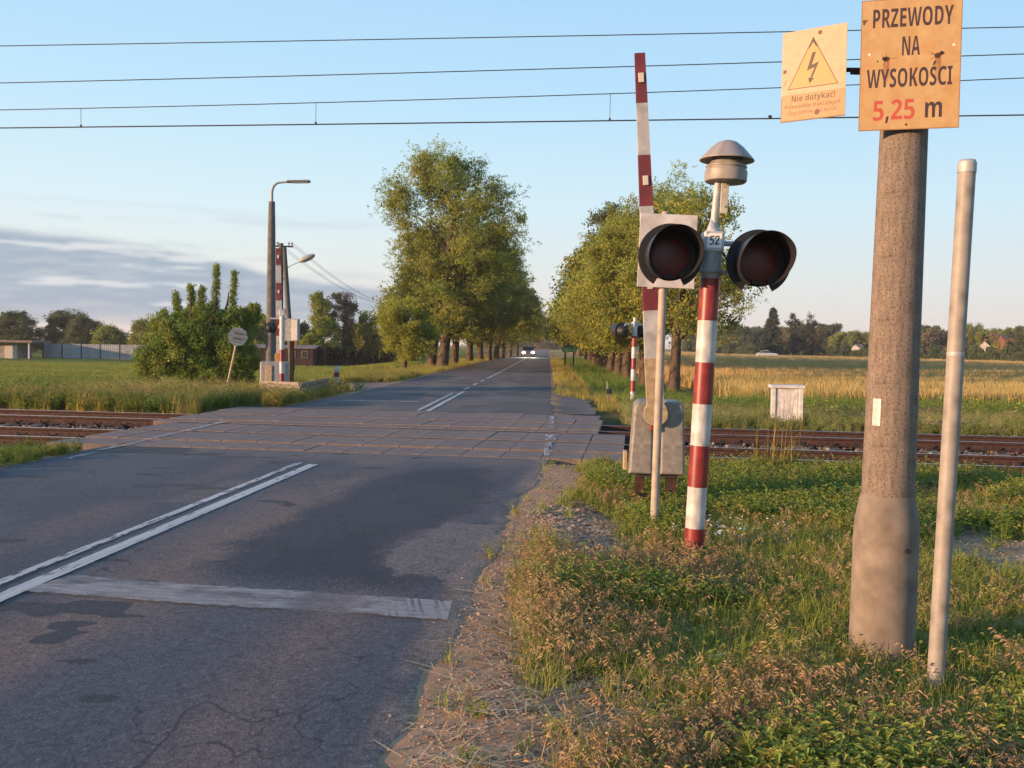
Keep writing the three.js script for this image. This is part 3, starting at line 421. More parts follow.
    word('Nie dotykać!', 388, 845, 96, 0.92, 'bold', 'rgb(66,42,22)'); word('Przewodów trakcyjnych', 380, 925, 62, 0.95, 'bold', 'rgba(92,58,30,0.9)'); word('Zagrożenie dla życia!', 380, 1000, 62, 0.95, 'bold', 'rgba(98,62,32,0.8)');
    g.fillStyle = 'rgb(90,40,22)'; for (const [x, y, r] of [[452, 62, 26], [38, 470, 24], [440, 1000, 32]]) { g.beginPath(); g.arc(x, y, r, 0, 7); g.fill(); } g.strokeStyle = 'rgb(100,52,28)'; g.lineWidth = 8; g.beginPath(); g.moveTo(66, 570); g.lineTo(28, 640); g.stroke();
    g.fillStyle = 'rgba(96,60,34,0.8)'; g.fillRect(0, h - 14, w, 14); g.fillRect(0, h * 0.74, 9, h * 0.26);
  });
  const s2 = thing('warning_sign', 'small peach warning sign with a lightning triangle, on a bracket left of the pole', 'sign', [1.603, 3.145, -5.26], -0.604);
  const P2 = plate(0.348, 0.488, 0.004, small, 0.5); obj('sheet', P2.back, M.galv, s2); obj('face', P2.front, P2.mat, s2); obj('bracket_bar', [rod(V(-0.02, 0.03, -0.018), V(0.33, 0.035, -0.26), 0.012)], M.rust, s2);

  const t = thing('steel_tube', 'thin pale steel tube standing in the weeds right of the concrete pole', 'pole', [2.085, -0.10, -4.62]); t.rotation.z = -0.026;
  obj('tube', [lathe([[0.040, 0], [0.040, 2.61]], 28)], M.galvPale = std([0.40, 0.36, 0.315], 0.55, { map: mapOf(mottle, 2), ...bumpOf(grainBump, 0.0006, 3) }), t); obj('cap', [lathe([[0.0425, 2.61], [0.0425, 2.655], [0.036, 2.67], [0, 2.672]], 28)], M.galv, t); obj('joint_ring', [lathe([[0.0402, 1.735], [0.0418, 1.745], [0.0402, 1.755]], 28)], M.galv, t);
}

// ---------------------------------------------------------------- level crossing signals
function lampHead(g, x, y, z, R = 0.26, toCam = 1) {   // a black round board with a hooded red lamp, facing +z
  const hd = new THREE.Group(); hd.name = 'lamp_head'; g.add(hd); hd.position.set(x, y, z);
  const bs = new THREE.Shape(); const a0 = -Math.PI / 2 + 0.50, a1 = 1.5 * Math.PI - 0.50, ri = R * 0.60; bs.absarc(0, 0, R, a0, a1, false); bs.absarc(0, 0, ri, a1, a0, true); bs.closePath();
  obj('round_board', [put(new THREE.ExtrudeGeometry(bs, { depth: 0.012, bevelEnabled: true, bevelSize: 0.004, bevelThickness: 0.004, bevelSegments: 2, curveSegments: 40 }), 0, 0, 0.03)], M.black, hd);
  const hood = []; { const N = 44, pos = [], idx = [], uv = []; const from = -0.5, to = Math.PI + 0.5 + 0.0; for (const [rr, flip] of [[R * 0.80, 0], [R * 0.785, 1]]) { const base = pos.length / 3; for (let i = 0; i <= N; i++) { const a = mix(-1.12, Math.PI + 1.12, i / N), depth = 0.16 + 0.20 * sm(-0.9, 0.6, Math.sin(a)); for (const q of [0, 1]) { const zz = 0.035 + (q ? depth : 0), k = rr * (1 + 0.03 * q); pos.push(Math.cos(a) * k, Math.sin(a) * k, zz); uv.push(i / N, q); } } for (let i = 0; i < N; i++) { const o = base + i * 2; flip ? idx.push(o, o + 2, o + 1, o + 1, o + 2, o + 3) : idx.push(o, o + 1, o + 2, o + 1, o + 3, o + 2); } } const n = (N + 1) * 2; for (let i = 0; i < N; i++) { const a = i * 2 + 1, b = a + n; idx.push(a, b, a + 2, a + 2, b, b + 2); } const gg = new THREE.BufferGeometry(); gg.setAttribute('position', new THREE.Float32BufferAttribute(pos, 3)); gg.setAttribute('uv', new THREE.Float32BufferAttribute(uv, 2)); gg.setIndex(idx); gg.computeVertexNormals(); hood.push(flat(gg)); }
  obj('hood', hood, M.hood || (M.hood = std([0.022, 0.022, 0.026], 0.42)), hd);
  obj('lens', [put(lathe([[R * 0.74, 0], [R * 0.6, 0.012], [R * 0.3, 0.022], [0.001, 0.026]], 36), 0, 0, 0.03, Math.PI / 2)], M.lens, hd);
  obj('lamp_housing', [put(lathe([[0.001, -0.17], [R * 0.35, -0.165], [R * 0.52, -0.12], [R * 0.76, 0], [R * 0.78, 0.032]], 32), 0, 0, 0.0, Math.PI / 2), box(0.10, 0.03, 0.06, 0, -R * 0.66, 0.03, 0.004)], M.black, hd);
  return hd;
}
function stripes(g, r, y0, list, h) { list.forEach((c, i) => { const m = obj(c === 'r' ? 'red_band' : 'white_band', [cyl(r, r, h, 0, y0 + i * h, 0, 28, 0, 0, true)], c === 'r' ? M.red : M.white, g); }); }
{
  const s = thing('crossing_signal', 'tall red and white striped signal post with two large hooded black lamps', 'signal', [1.49, -0.085, -7.72], 0.0, 'level crossing signals'); s.rotation.z = -0.036;
  obj('base', [cyl(0.115, 0.10, 0.12, 0, -0.19, 0), cyl(0.092, 0.088, 0.035, 0, -0.07, 0)], M.darkMetal, s);
  stripes(s, 0.078, -0.05, ['r', 'w', 'r', 'w', 'r', 'w', 'r'], 0.335);
  obj('collar', [cyl(0.0805, 0.0805, 0.21, 0, 2.295, 0, 28), lathe([[0.081, 2.335], [0.094, 2.34], [0.094, 2.365], [0.081, 2.37]], 28), box(0.05, 0.04, 0.05, 0.10, 2.352, 0, 0.006)], M.greyPaint, s);
  const jb = obj('junction_box', [box(0.165, 0.17, 0.165, 0, 2.585, 0.0, 0.022, 2)], M.white, s);
  const s2 = printed(256, 256, (g, w, h) => { g.fillStyle = 'rgb(232,228,222)'; g.fillRect(0, 0, w, h); g.strokeStyle = 'rgb(46,42,42)'; g.lineWidth = 24; g.lineCap = 'round'; g.lineJoin = 'round'; g.beginPath(); g.moveTo(112, 52); g.lineTo(60, 66); g.lineTo(54, 120); g.quadraticCurveTo(112, 104, 108, 150); g.quadraticCurveTo(104, 204, 44, 196); g.stroke(); g.beginPath(); g.moveTo(142, 78); g.quadraticCurveTo(164, 38, 202, 58); g.quadraticCurveTo(216, 92, 142, 190); g.lineTo(204, 184); g.stroke(); });
  const f = obj('number_plate', new THREE.PlaneGeometry(0.115, 0.115), std([1, 1, 1], 0.55, { map: s2 }), jb); f.position.set(0.0, 2.592, 0.0845);
  obj('cross_arm', [rod(V(-0.36, 2.585, -0.02), V(0.36, 2.585, -0.02), 0.022), ], M.white, s);
  lampHead(s, -0.345, 2.45, 0.06, 0.252); lampHead(s, 0.355, 2.44, 0.06, 0.252);
  obj('hanger', [rod(V(-0.345, 2.585, -0.02), V(-0.345, 2.36, -0.03), 0.016), rod(V(0.355, 2.585, -0.02), V(0.355, 2.36, -0.03), 0.016)], M.black, s);
  for (const k of [-1, 1]) obj('cable', [tubeTaper([V(k * 0.08, 2.53, -0.03), V(k * 0.14, 2.46, -0.06), V(k * 0.22, 2.44, -0.08), V(k * 0.30, 2.46, -0.07)], [0.009, 0.009, 0.009, 0.009], 6)], M.black, s);
  for (const [x, y] of [[-0.062, 2.65], [0.062, 2.65], [-0.062, 2.52], [0.062, 2.52]]) obj('bolt', [cyl(0.007, 0.007, 0.008, x, y, 0.08, 6, Math.PI / 2)], M.galv, s);
  obj('stem', [rod(V(0.0, 2.66, 0), V(0.018, 3.10, 0), 0.030, 0.027, 18)], M.white, s);
  obj('gusset', [put(new THREE.CylinderGeometry(0.001, 0.075, 0.17, 4), 0, 2.745, 0, 0, 0.785)], M.white, s);
  obj('bell_bracket', [box(0.06, 0.30, 0.014, 0.068, 2.965, 0.03, 0.003), cyl(0.007, 0.007, 0.01, 0.07, 3.05, 0.035, 8, Math.PI / 2), cyl(0.007, 0.007, 0.01, 0.07, 2.87, 0.035, 8, Math.PI / 2)], M.plateCream = std([0.72, 0.66, 0.55], 0.6, { map: mapOf(mottle, 4) }), s);
  const b = new THREE.Group(); b.name = 'warning_bell'; s.add(b); b.position.set(0.075, 3.065, 0);
  obj('bell_base', [lathe([[0.001, 0], [0.155, 0.0], [0.166, 0.012], [0.168, 0.085], [0.160, 0.10], [0.150, 0.104], [0.150, 0.112], [0.163, 0.118], [0.160, 0.13], [0.135, 0.145], [0.118, 0.17], [0.122, 0.205], [0.001, 0.21]], 48)], M.bell = std([0.44, 0.40, 0.36], 0.55, { map: mapOf(mottle, 2.2) }), b);
  obj('bell_cap', [lathe([[0.001, 0.335], [0.03, 0.333], [0.075, 0.318], [0.13, 0.275], [0.185, 0.213], [0.212, 0.183], [0.216, 0.172], [0.205, 0.172], [0.17, 0.20], [0.001, 0.22]], 48)], M.bell, b);
}
{ // the smaller one beyond the tracks on the right, seen from behind
  const s = thing('crossing_signal', 'small distant signal seen beyond the tracks, its lamps turned away from the camera', 'signal', [3.45, -0.06, -27.4], Math.PI + 0.5, 'level crossing signals'); s.rotation.z = 0.01;
  obj('base', [cyl(0.10, 0.09, 0.16, 0, 0, 0)], M.rust, s); stripes(s, 0.07, 0.13, ['w', 'r', 'w', 'r', 'w', 'r'], 0.318); obj('collar', [cyl(0.075, 0.075, 0.25, 0, 2.035, 0, 20), box(0.15, 0.16, 0.15, 0, 2.36, 0, 0.02), cyl(0.05, 0.05, 0.16, 0, 2.4, 0)], M.white, s);
  obj('cross_arm', [tubeTaper([V(-0.38, 2.18, 0), V(-0.38, 2.28, 0), V(-0.30, 2.36, 0), V(0.30, 2.36, 0), V(0.38, 2.28, 0), V(0.38, 2.18, 0)], [0.03, 0.03, 0.03, 0.03, 0.03, 0.03], 10)], M.white, s);
  lampHead(s, -0.38, 2.17, 0.05, 0.235); lampHead(s, 0.38, 2.17, 0.05, 0.235);
}

// ---------------------------------------------------------------- the raised barrier on the right and the white board on its thin post
function barrierArm(g, y0, lens, cols, w0, w1, dep, z) {   // a flat tapered arm of painted stripes standing on y0
  let y = y0; const total = lens.reduce((a, b) => a + b, 0);
  lens.forEach((l, i) => { const f0 = (y - y0) / total, f1 = (y + l - y0) / total, a = mix(w0, w1, f0), b = mix(w0, w1, f1); const gg = new THREE.CylinderGeometry(b / Math.SQRT2, a / Math.SQRT2, l, 4, 1); gg.rotateY(Math.PI / 4); gg.scale(1, 1, dep / mix(w0, w1, 0.5)); gg.translate(0, y + l / 2, z); const m = obj(cols[i] === 'r' ? 'red_band' : cols[i] === 'y' ? 'lever_plate' : 'white_band', boxUV(flat(gg)), cols[i] === 'r' ? M.armRed : cols[i] === 'y' ? M.cream : M.armWhite, g); m.geometry.computeVertexNormals(); if (cols[i] === 'r') obj('reflector', [box(0.055, 0.095, 0.008, 0, y + l * 0.5, z + dep * 0.5 * 0.9 + 0.012, 0.004)], M.reflector, m); y += l; });
}
{
  const b = thing('barrier_machine', 'raised red and white barrier arm on a grey drive box behind the signal', 'barrier', [1.535, -0.05, -10.1], -0.10, 'level crossing barriers');
  const half = (x0, x1, t0, t1) => { const s = new THREE.Shape(); const r = 0.045; s.moveTo(x0, 0); s.lineTo(x1, 0); s.lineTo(t1, 0.63); s.quadraticCurveTo(t1 - 0.002, 0.70, t1 - r, 0.70); s.lineTo(t0 + r, 0.70); s.quadraticCurveTo(t0 + 0.002, 0.70, t0, 0.63); s.closePath(); const g = new THREE.ExtrudeGeometry(s, { depth: 0.42, bevelEnabled: true, bevelSize: 0.03, bevelThickness: 0.045, bevelSegments: 5, curveSegments: 8 }); g.translate(0, 0.42, -0.21); return boxUV(g); };
  obj('drive_box', [half(-0.262, -0.075, -0.222, -0.075)], M.boxPaint, b); obj('drive_box', [half(0.055, 0.255, 0.055, 0.235)], M.boxPaint, b);
  obj('slot_plate', [box(0.15, 0.62, 0.36, -0.01, 0.68, -0.03, 0.01)], M.darkMetal, b);
  obj('side_flap', [box(0.045, 0.20, 0.16, -0.325, 0.51, 0.02, 0.01)], M.cream, b);
  for (const x of [-0.17, 0.16]) obj('leg', [box(0.10, 0.46, 0.012, x, 0.14, 0.10, 0.002), box(0.012, 0.46, 0.20, x - 0.04, 0.14, 0.0, 0.002), box(0.10, 0.46, 0.012, x, 0.14, -0.10, 0.002)], M.rust, b);
  obj('base_frame', [box(0.44, 0.05, 0.30, 0, 0.375, 0, 0.004)], M.darkMetal, b);
  const a = new THREE.Group(); a.name = 'barrier_arm'; b.add(a); a.position.set(-0.035, 1.03, 0.30); a.rotation.set(0.0, 0.10, 0.066);
  barrierArm(a, 0.53, [0.52, 0.53, 0.525, 0.515, 0.52, 0.50], ['w', 'r', 'w', 'r', 'w', 'r'], 0.165, 0.105, 0.05, 0);
  const lv = new THREE.Shape(); lv.moveTo(-0.088, 0.56); lv.lineTo(-0.085, 0.09); lv.quadraticCurveTo(-0.125, 0.04, -0.118, -0.03); lv.quadraticCurveTo(-0.10, -0.115, 0, -0.12); lv.quadraticCurveTo(0.10, -0.115, 0.118, -0.03); lv.quadraticCurveTo(0.125, 0.04, 0.085, 0.09); lv.lineTo(0.088, 0.56); lv.closePath();
  obj('lever_plate', [boxUV(put(new THREE.ExtrudeGeometry(lv, { depth: 0.022, bevelEnabled: true, bevelSize: 0.004, bevelThickness: 0.004, bevelSegments: 2, curveSegments: 10 }), 0, 0, 0.028))], M.cream, a);
  obj('axle', [cyl(0.035, 0.035, 0.30, 0, 0, -0.25, 20, Math.PI / 2)], M.darkMetal, a);
  obj('red_tail', [box(0.05, 0.10, 0.03, -0.03, -0.13, 0.0, 0.01)], M.red, a);
  const p = thing('square_board', 'plain white square board on a thin pole in front of the barrier arm', 'sign', [1.335, -0.05, -8.82]); p.rotation.z = -0.014;
  obj('pole', [lathe([[0.038, 0], [0.038, 2.94], [0, 2.945]], 24)], M.pinkTube = std([0.52, 0.44, 0.36], 0.6, { map: mapOf(mottle, 1.6), ...bumpOf(grainBump, 0.001, 4) }), p);
  const bd = obj('board', [box(0.52, 0.665, 0.010, -0.012, 2.58, 0.055, 0.003)], M.board = std([0.86, 0.82, 0.79], 0.5, { map: mapOf(mottle, 1.1) }), p); bd.rotation.z = -0.012;
  obj('clamp', [box(0.12, 0.03, 0.04, 0.0, 2.78, 0.03, 0.003), box(0.12, 0.03, 0.04, 0.0, 2.38, 0.03, 0.003)], M.galv, p);
}

// ---------------------------------------------------------------- white cabinet and small things beyond the tracks on the right
{
  const c = thing('trackside_cabinet', 'weathered white concrete cabinet beyond the tracks on the right', 'cabinet', [6.55, -0.12, -22.9], -0.16);
  const wm = std([0.84, 0.81, 0.79], 0.8, { map: mapOf(mottle, 1.2), ...bumpOf(concreteBump, 0.002, 1.2) });
  obj('body', [box(0.66, 0.86, 0.52, 0, 0.43, 0, 0.01)], wm, c); obj('lid', [box(0.80, 0.075, 0.66, 0, 0.90, 0, 0.02, 2)], wm, c);
  for (const x of [-0.315, 0.315]) obj('corner_rib', [box(0.09, 0.86, 0.05, x, 0.43, 0.275, 0.008)], wm, c);
  for (const x of [-0.16, 0, 0.16]) obj('door_panel', [box(0.156, 0.80, 0.012, x, 0.44, 0.262, 0.004)], wm, c);
  const m = thing('marker_post', 'short dark marker post in the grass left of the far signal', 'marker', [2.98, -0.06, -29.6]);
  obj('stake', [box(0.06, 0.26, 0.05, 0, 0.13, 0, 0.008)], M.oldConcrete, m); obj('head', [box(0.17, 0.16, 0.12, 0.02, 0.34, 0, 0.02)], M.black, m); obj('rod', [rod(V(-0.03, 0.4, 0), V(-0.05, 0.66, 0), 0.012)], M.galv, m);
  const g = thing('green_sign_board', 'rounded green board on two timber posts along the far right verge', 'sign board', [4.75, -0.06, -80]);
  const sh = new THREE.Shape(); sh.moveTo(-0.55, 0); sh.quadraticCurveTo(-0.78, 0.24, -0.5, 0.52); sh.quadraticCurveTo(0, 0.72, 0.5, 0.52); sh.quadraticCurveTo(0.78, 0.24, 0.55, 0); sh.closePath();
  obj('board', [boxUV(put(new THREE.ExtrudeGeometry(sh, { depth: 0.05, bevelEnabled: true, bevelSize: 0.01, bevelThickness: 0.01, bevelSegments: 1 }), 0, 1.22, 0.06))], std([0.05, 0.22, 0.12], 0.6, { map: mapOf(mottle, 1) }), g);
  for (const x of [-0.36, 0.34]) obj('post', [rod(V(x, 0, 0), V(x * 1.02, 1.75, 0), 0.075, 0.07)], M.timber, g);
}

// ---------------------------------------------------------------- the far left group: barrier, guard rail, signal, lamp, utility pole, tilted sign, bollard
{
  const b = thing('barrier_machine', 'distant raised barrier with grey drive box behind the guard rail', 'barrier', [-7.0, -0.06, -28.6], 0.08, 'level crossing barriers');
  obj('drive_box', [box(0.78, 0.78, 0.55, -0.08, 0.72, 0, 0.06, 3)], M.boxGrey = std([0.40, 0.39, 0.38], 0.6, { map: mapOf(mottle, 2) }), b); obj('lever_plate', [box(0.20, 0.55, 0.03, -0.20, 0.72, 0.30, 0.02)], M.cream, b); obj('louvre_panel', [box(0.30, 0.62, 0.02, 0.12, 0.72, 0.285, 0.008)], std([0.24, 0.26, 0.29], 0.5), b);
  for (const x of [-0.3, 0.18]) obj('leg', [box(0.10, 0.36, 0.30, x, 0.17, 0, 0.005)], M.rust, b);
  const a = new THREE.Group(); a.name = 'barrier_arm'; b.add(a); a.position.set(0.06, 0.88, -0.08); a.rotation.z = 0.02;
  obj('counterweight_plate', [box(0.28, 0.5, 0.05, 0, 0.22, 0, 0.02)], std([0.60, 0.33, 0.06], 0.6, { map: mapOf(mottle, 2) }), a);
  barrierArm(a, 0.47, [0.525, 0.525, 0.525, 0.525, 0.525, 0.5], ['w', 'r', 'w', 'r', 'w', 'r'], 0.185, 0.14, 0.06, 0);
}
{
  const g = thing('guard_rail', 'weathered guard rail bent round the distant barrier box', 'guard rail', [0, 0, 0]);
  const beam = (a, b2, name = 'beam', h = 0.30) => { const d = b2.clone().sub(a), l = d.length(), ry = -Math.atan2(d.z, d.x), c = a.clone().add(b2).multiplyScalar(0.5); const geo = []; for (const [dy, dz] of [[0.085, 0.02], [0, -0.01], [-0.085, 0.02]]) geo.push(put(box(l, h / 3 - 0.004, 0.035, 0, dy, dz, 0.012, 2), c.x, c.y, c.z, 0, ry, 0)); obj(name, geo, M.galvOld = M.galvOld || std([0.34, 0.29, 0.24], 0.7, { map: mapOf(mottle, 2), metalness: 0.2 }), g); };
  beam(V(-7.25, 0.40, -27.6), V(-5.95, 0.36, -26.9)); beam(V(-5.93, 0.36, -26.88), V(-5.98, 0.36, -31.2));
  for (const [x, z] of [[-6.85, -27.5], [-6.1, -27.1], [-6.05, -29.5], [-6.06, -30.9]]) obj('post', [box(0.09, 0.56, 0.09, x, 0.17, z - 0.06, 0.004)], M.rust, g);
}
{
  const s = thing('crossing_signal', 'distant striped signal post in front of the tall street lamp', 'signal', [-6.55, -0.06, -27.3], Math.PI + 0.12, 'level crossing signals');
  obj('base', [cyl(0.10, 0.09, 0.14, 0, 0, 0)], M.rust, s); stripes(s, 0.072, 0.12, ['w', 'r', 'w', 'r', 'w'], 0.34); obj('collar', [cyl(0.08, 0.08, 0.62, 0, 1.82, 0, 20), box(0.17, 0.18, 0.17, 0, 2.52, 0, 0.02)], M.white, s);
  obj('cross_arm', [rod(V(-0.12, 2.35, 0), V(0.34, 2.35, 0), 0.025)], M.white, s); lampHead(s, 0.34, 2.08, 0.06, 0.17);
}
{
  const p = thing('street_lamp', 'tall tapered concrete street lamp with a slim arm beyond the tracks on the left', 'street lamp', [-7.5, -0.1, -29.8], 0, 'street lamps on the left');
  obj('mast', [lathe([[0.17, 0], [0.15, 2], [0.115, 5.2], [0.095, 6.05], [0.001, 6.06]], 24)], M.concreteGrey = std([0.27, 0.245, 0.22], 0.9, { map: mapOf(concreteMap, 2) }), p);
  obj('arm', [tubeTaper([V(0, 5.9, 0), V(0, 6.36, 0), V(0.05, 6.52, 0), V(0.16, 6.62, 0), V(0.34, 6.65, 0), V(0.55, 6.66, 0)], [0.045, 0.042, 0.04, 0.036, 0.032, 0.03], 10)], M.greyPaint, p);
  const hd = obj('lamp_head', [put(box(0.72, 0.07, 0.22, 0, 0, 0, 0.03, 2), 0.82, 6.68, 0, 0, 0, 0.03)], std([0.14, 0.14, 0.14], 0.5), p); obj('lamp_glass', [put(box(0.48, 0.02, 0.17, 0, 0, 0, 0.006), 0.88, 6.645, 0, 0, 0, 0.03)], std([0.5, 0.5, 0.48], 0.2), hd);
  const b = thing('switch_box', 'white switch box on a timber post beside the distant barrier', 'box', [-7.12, -0.08, -31.0]);
  obj('post', [box(0.12, 1.9, 0.12, 0, 0.95, 0, 0.006)], M.timber, b); obj('cabinet', [box(0.44, 0.72, 0.26, 0.03, 2.10, 0.10, 0.015)], std([0.60, 0.57, 0.51], 0.6, { map: mapOf(mottle, 2) }), b); obj('door', [box(0.19, 0.64, 0.02, 0.13, 2.10, 0.24, 0.006)], std([0.66, 0.62, 0.55], 0.6), b);
  const ts = thing('round_sign', 'round road sign seen from the back on a leaning post by the bush', 'sign', [-8.78, -0.12, -29.3], 0.25); ts.rotation.z = -0.20;
  obj('post', [rod(V(0, 0, 0), V(0, 2.18, 0), 0.035)], M.cream, ts); const dsc = obj('disc', [cyl(0.30, 0.30, 0.012, 0, 1.93, 0.05, 8, Math.PI / 2)], std([0.40, 0.42, 0.44], 0.5, { map: mapOf(mottle, 2) }), ts); obj('clamp', [box(0.26, 0.03, 0.03, 0, 1.86, 0.08, 0.003), box(0.26, 0.03, 0.03, 0, 2.02, 0.08, 0.003)], M.darkMetal, ts);
  const bo = thing('bollard', 'short white bollard with one red band beside the guard rail', 'bollard', [-6.15, 0.06, -33.6]); bo.rotation.z = -0.02;
  obj('post', [box(0.17, 0.92, 0.10, 0, 0.29, 0, 0.02)], M.white, bo); obj('red_band', [box(0.178, 0.19, 0.108, 0, 0.46, 0, 0.02)], M.red, bo);
  const u = thing('utility_pole', 'grey A-frame utility pole with a lamp on a curved arm', 'utility pole', [-14.95, -0.5, -62], 0.12);
  const um = std([0.20, 0.185, 0.17], 0.9, { map: mapOf(concreteMap, 1.4) });
  obj('leg', [rod(V(-0.10, 0, -0.2), V(-0.04, 8.45, 0), 0.22, 0.15, 10)], um, u); obj('leg', [rod(V(0.75, 0, 0.15), V(0.16, 8.2, 0), 0.20, 0.14, 10)], um, u); obj('crosspiece', [box(0.55, 0.12, 0.12, 0.22, 4.2, 0, 0.01), box(0.34, 0.12, 0.12, 0.14, 6.2, 0, 0.01)], um, u);
  const cb = obj('crossbar', [box(1.25, 0.10, 0.10, 0.10, 8.25, 0, 0.01)], M.darkMetal, u); for (const x of [-0.45, -0.25, 0.45, 0.65]) obj('insulator', [lathe([[0.001, 0.24], [0.035, 0.22], [0.05, 0.12], [0.03, 0.06], [0.045, 0.0]], 12).translate(x, 8.30, 0)], std([0.05, 0.03, 0.025], 0.3), cb);
  obj('lamp_arm', [tubeTaper([V(0.25, 6.7, 0), V(0.45, 6.95, 0.1), V(0.9, 7.15, 0.3), V(1.25, 7.25, 0.4)], [0.035, 0.035, 0.03, 0.03], 8)], M.greyPaint, u); obj('lamp_head', [put(new THREE.SphereGeometry(1, 20, 12), 0, 0, 0).scale(0.55, 0.2, 0.24).rotateZ(0.42).translate(1.65, 7.5, 0.45)], M.greyPaint, u);
  const u2 = thing('utility_pole', 'utility pole hidden behind the big left tree', 'utility pole', [-16.9, -0.7, -142]); obj('mast', [rod(V(0, 0, 0), V(0, 8.3, 0), 0.15, 0.1)], um, u2); obj('crossbar', [box(2.0, 0.09, 0.09, 0, 8.2, 0, 0.01)], M.darkMetal, u2);
  [-0.45, -0.25, 0.45, 0.65].forEach((x, k) => { const pts = []; for (let i = 0; i <= 16; i++) { const f = i / 16; pts.push(V(mix(-14.95 + x, -16.9 + x, f), mix(8.02, 7.5, f) - 4 * 1.3 * f * (1 - f), mix(-62, -142, f))); } tag(obj('power_line', tubeTaper(pts, pts.map(() => 0.012), 5), M.wire), ['leftmost', 'second from left', 'third from left', 'rightmost'][k] + ' power line running from the A-frame pole behind the trees', 'power line', 'power lines on the left'); });
}

// ---------------------------------------------------------------- trees
const leafMat = (tr = 0.35) => new THREE.MeshPhysicalMaterial({ roughness: 0.85, transmission: tr, thickness: 0, specularIntensity: 0.35 });
const LEAF = leafMat(0.45);
function sprig(seed, n, len, spread) {   // a small twig's worth of folded leaves
  const r = rngOf(seed), t = tris();
  for (let i = 0; i < n; i++) {
    const o = V((r() - 0.5), (r() - 0.5), (r() - 0.5)).multiplyScalar(spread), dir = V(r() - 0.5, r() - 0.62, r() - 0.5).normalize(), side = dir.clone().cross(V(r() - 0.5, 1, r() - 0.5)).normalize(), up = side.clone().cross(dir);
    const l = len * (0.7 + 0.6 * r()), w = l * 0.34, tip = o.clone().addScaledVector(dir, l), m = o.clone().addScaledVector(dir, l * 0.45), a = m.clone().addScaledVector(side, w).addScaledVector(up, w * 0.25), b = m.clone().addScaledVector(side, -w).addScaledVector(up, w * 0.25);
    const A = (q) => [q.x, q.y, q.z]; t.tri(A(o), A(a), A(tip)); t.tri(A(o), A(tip), A(b));
  }
  return t.geo();
}
const SPRIG = { fine: sprig(1, 9, 0.13, 0.34), mid: sprig(2, 8, 0.19, 0.46), coarse: sprig(3, 9, 0.34, 0.9), maple: sprig(4, 6, 0.19, 0.30), needle: sprig(5, 10, 0.24, 0.4), far: sprig(6, 8, 0.55, 1.3) };
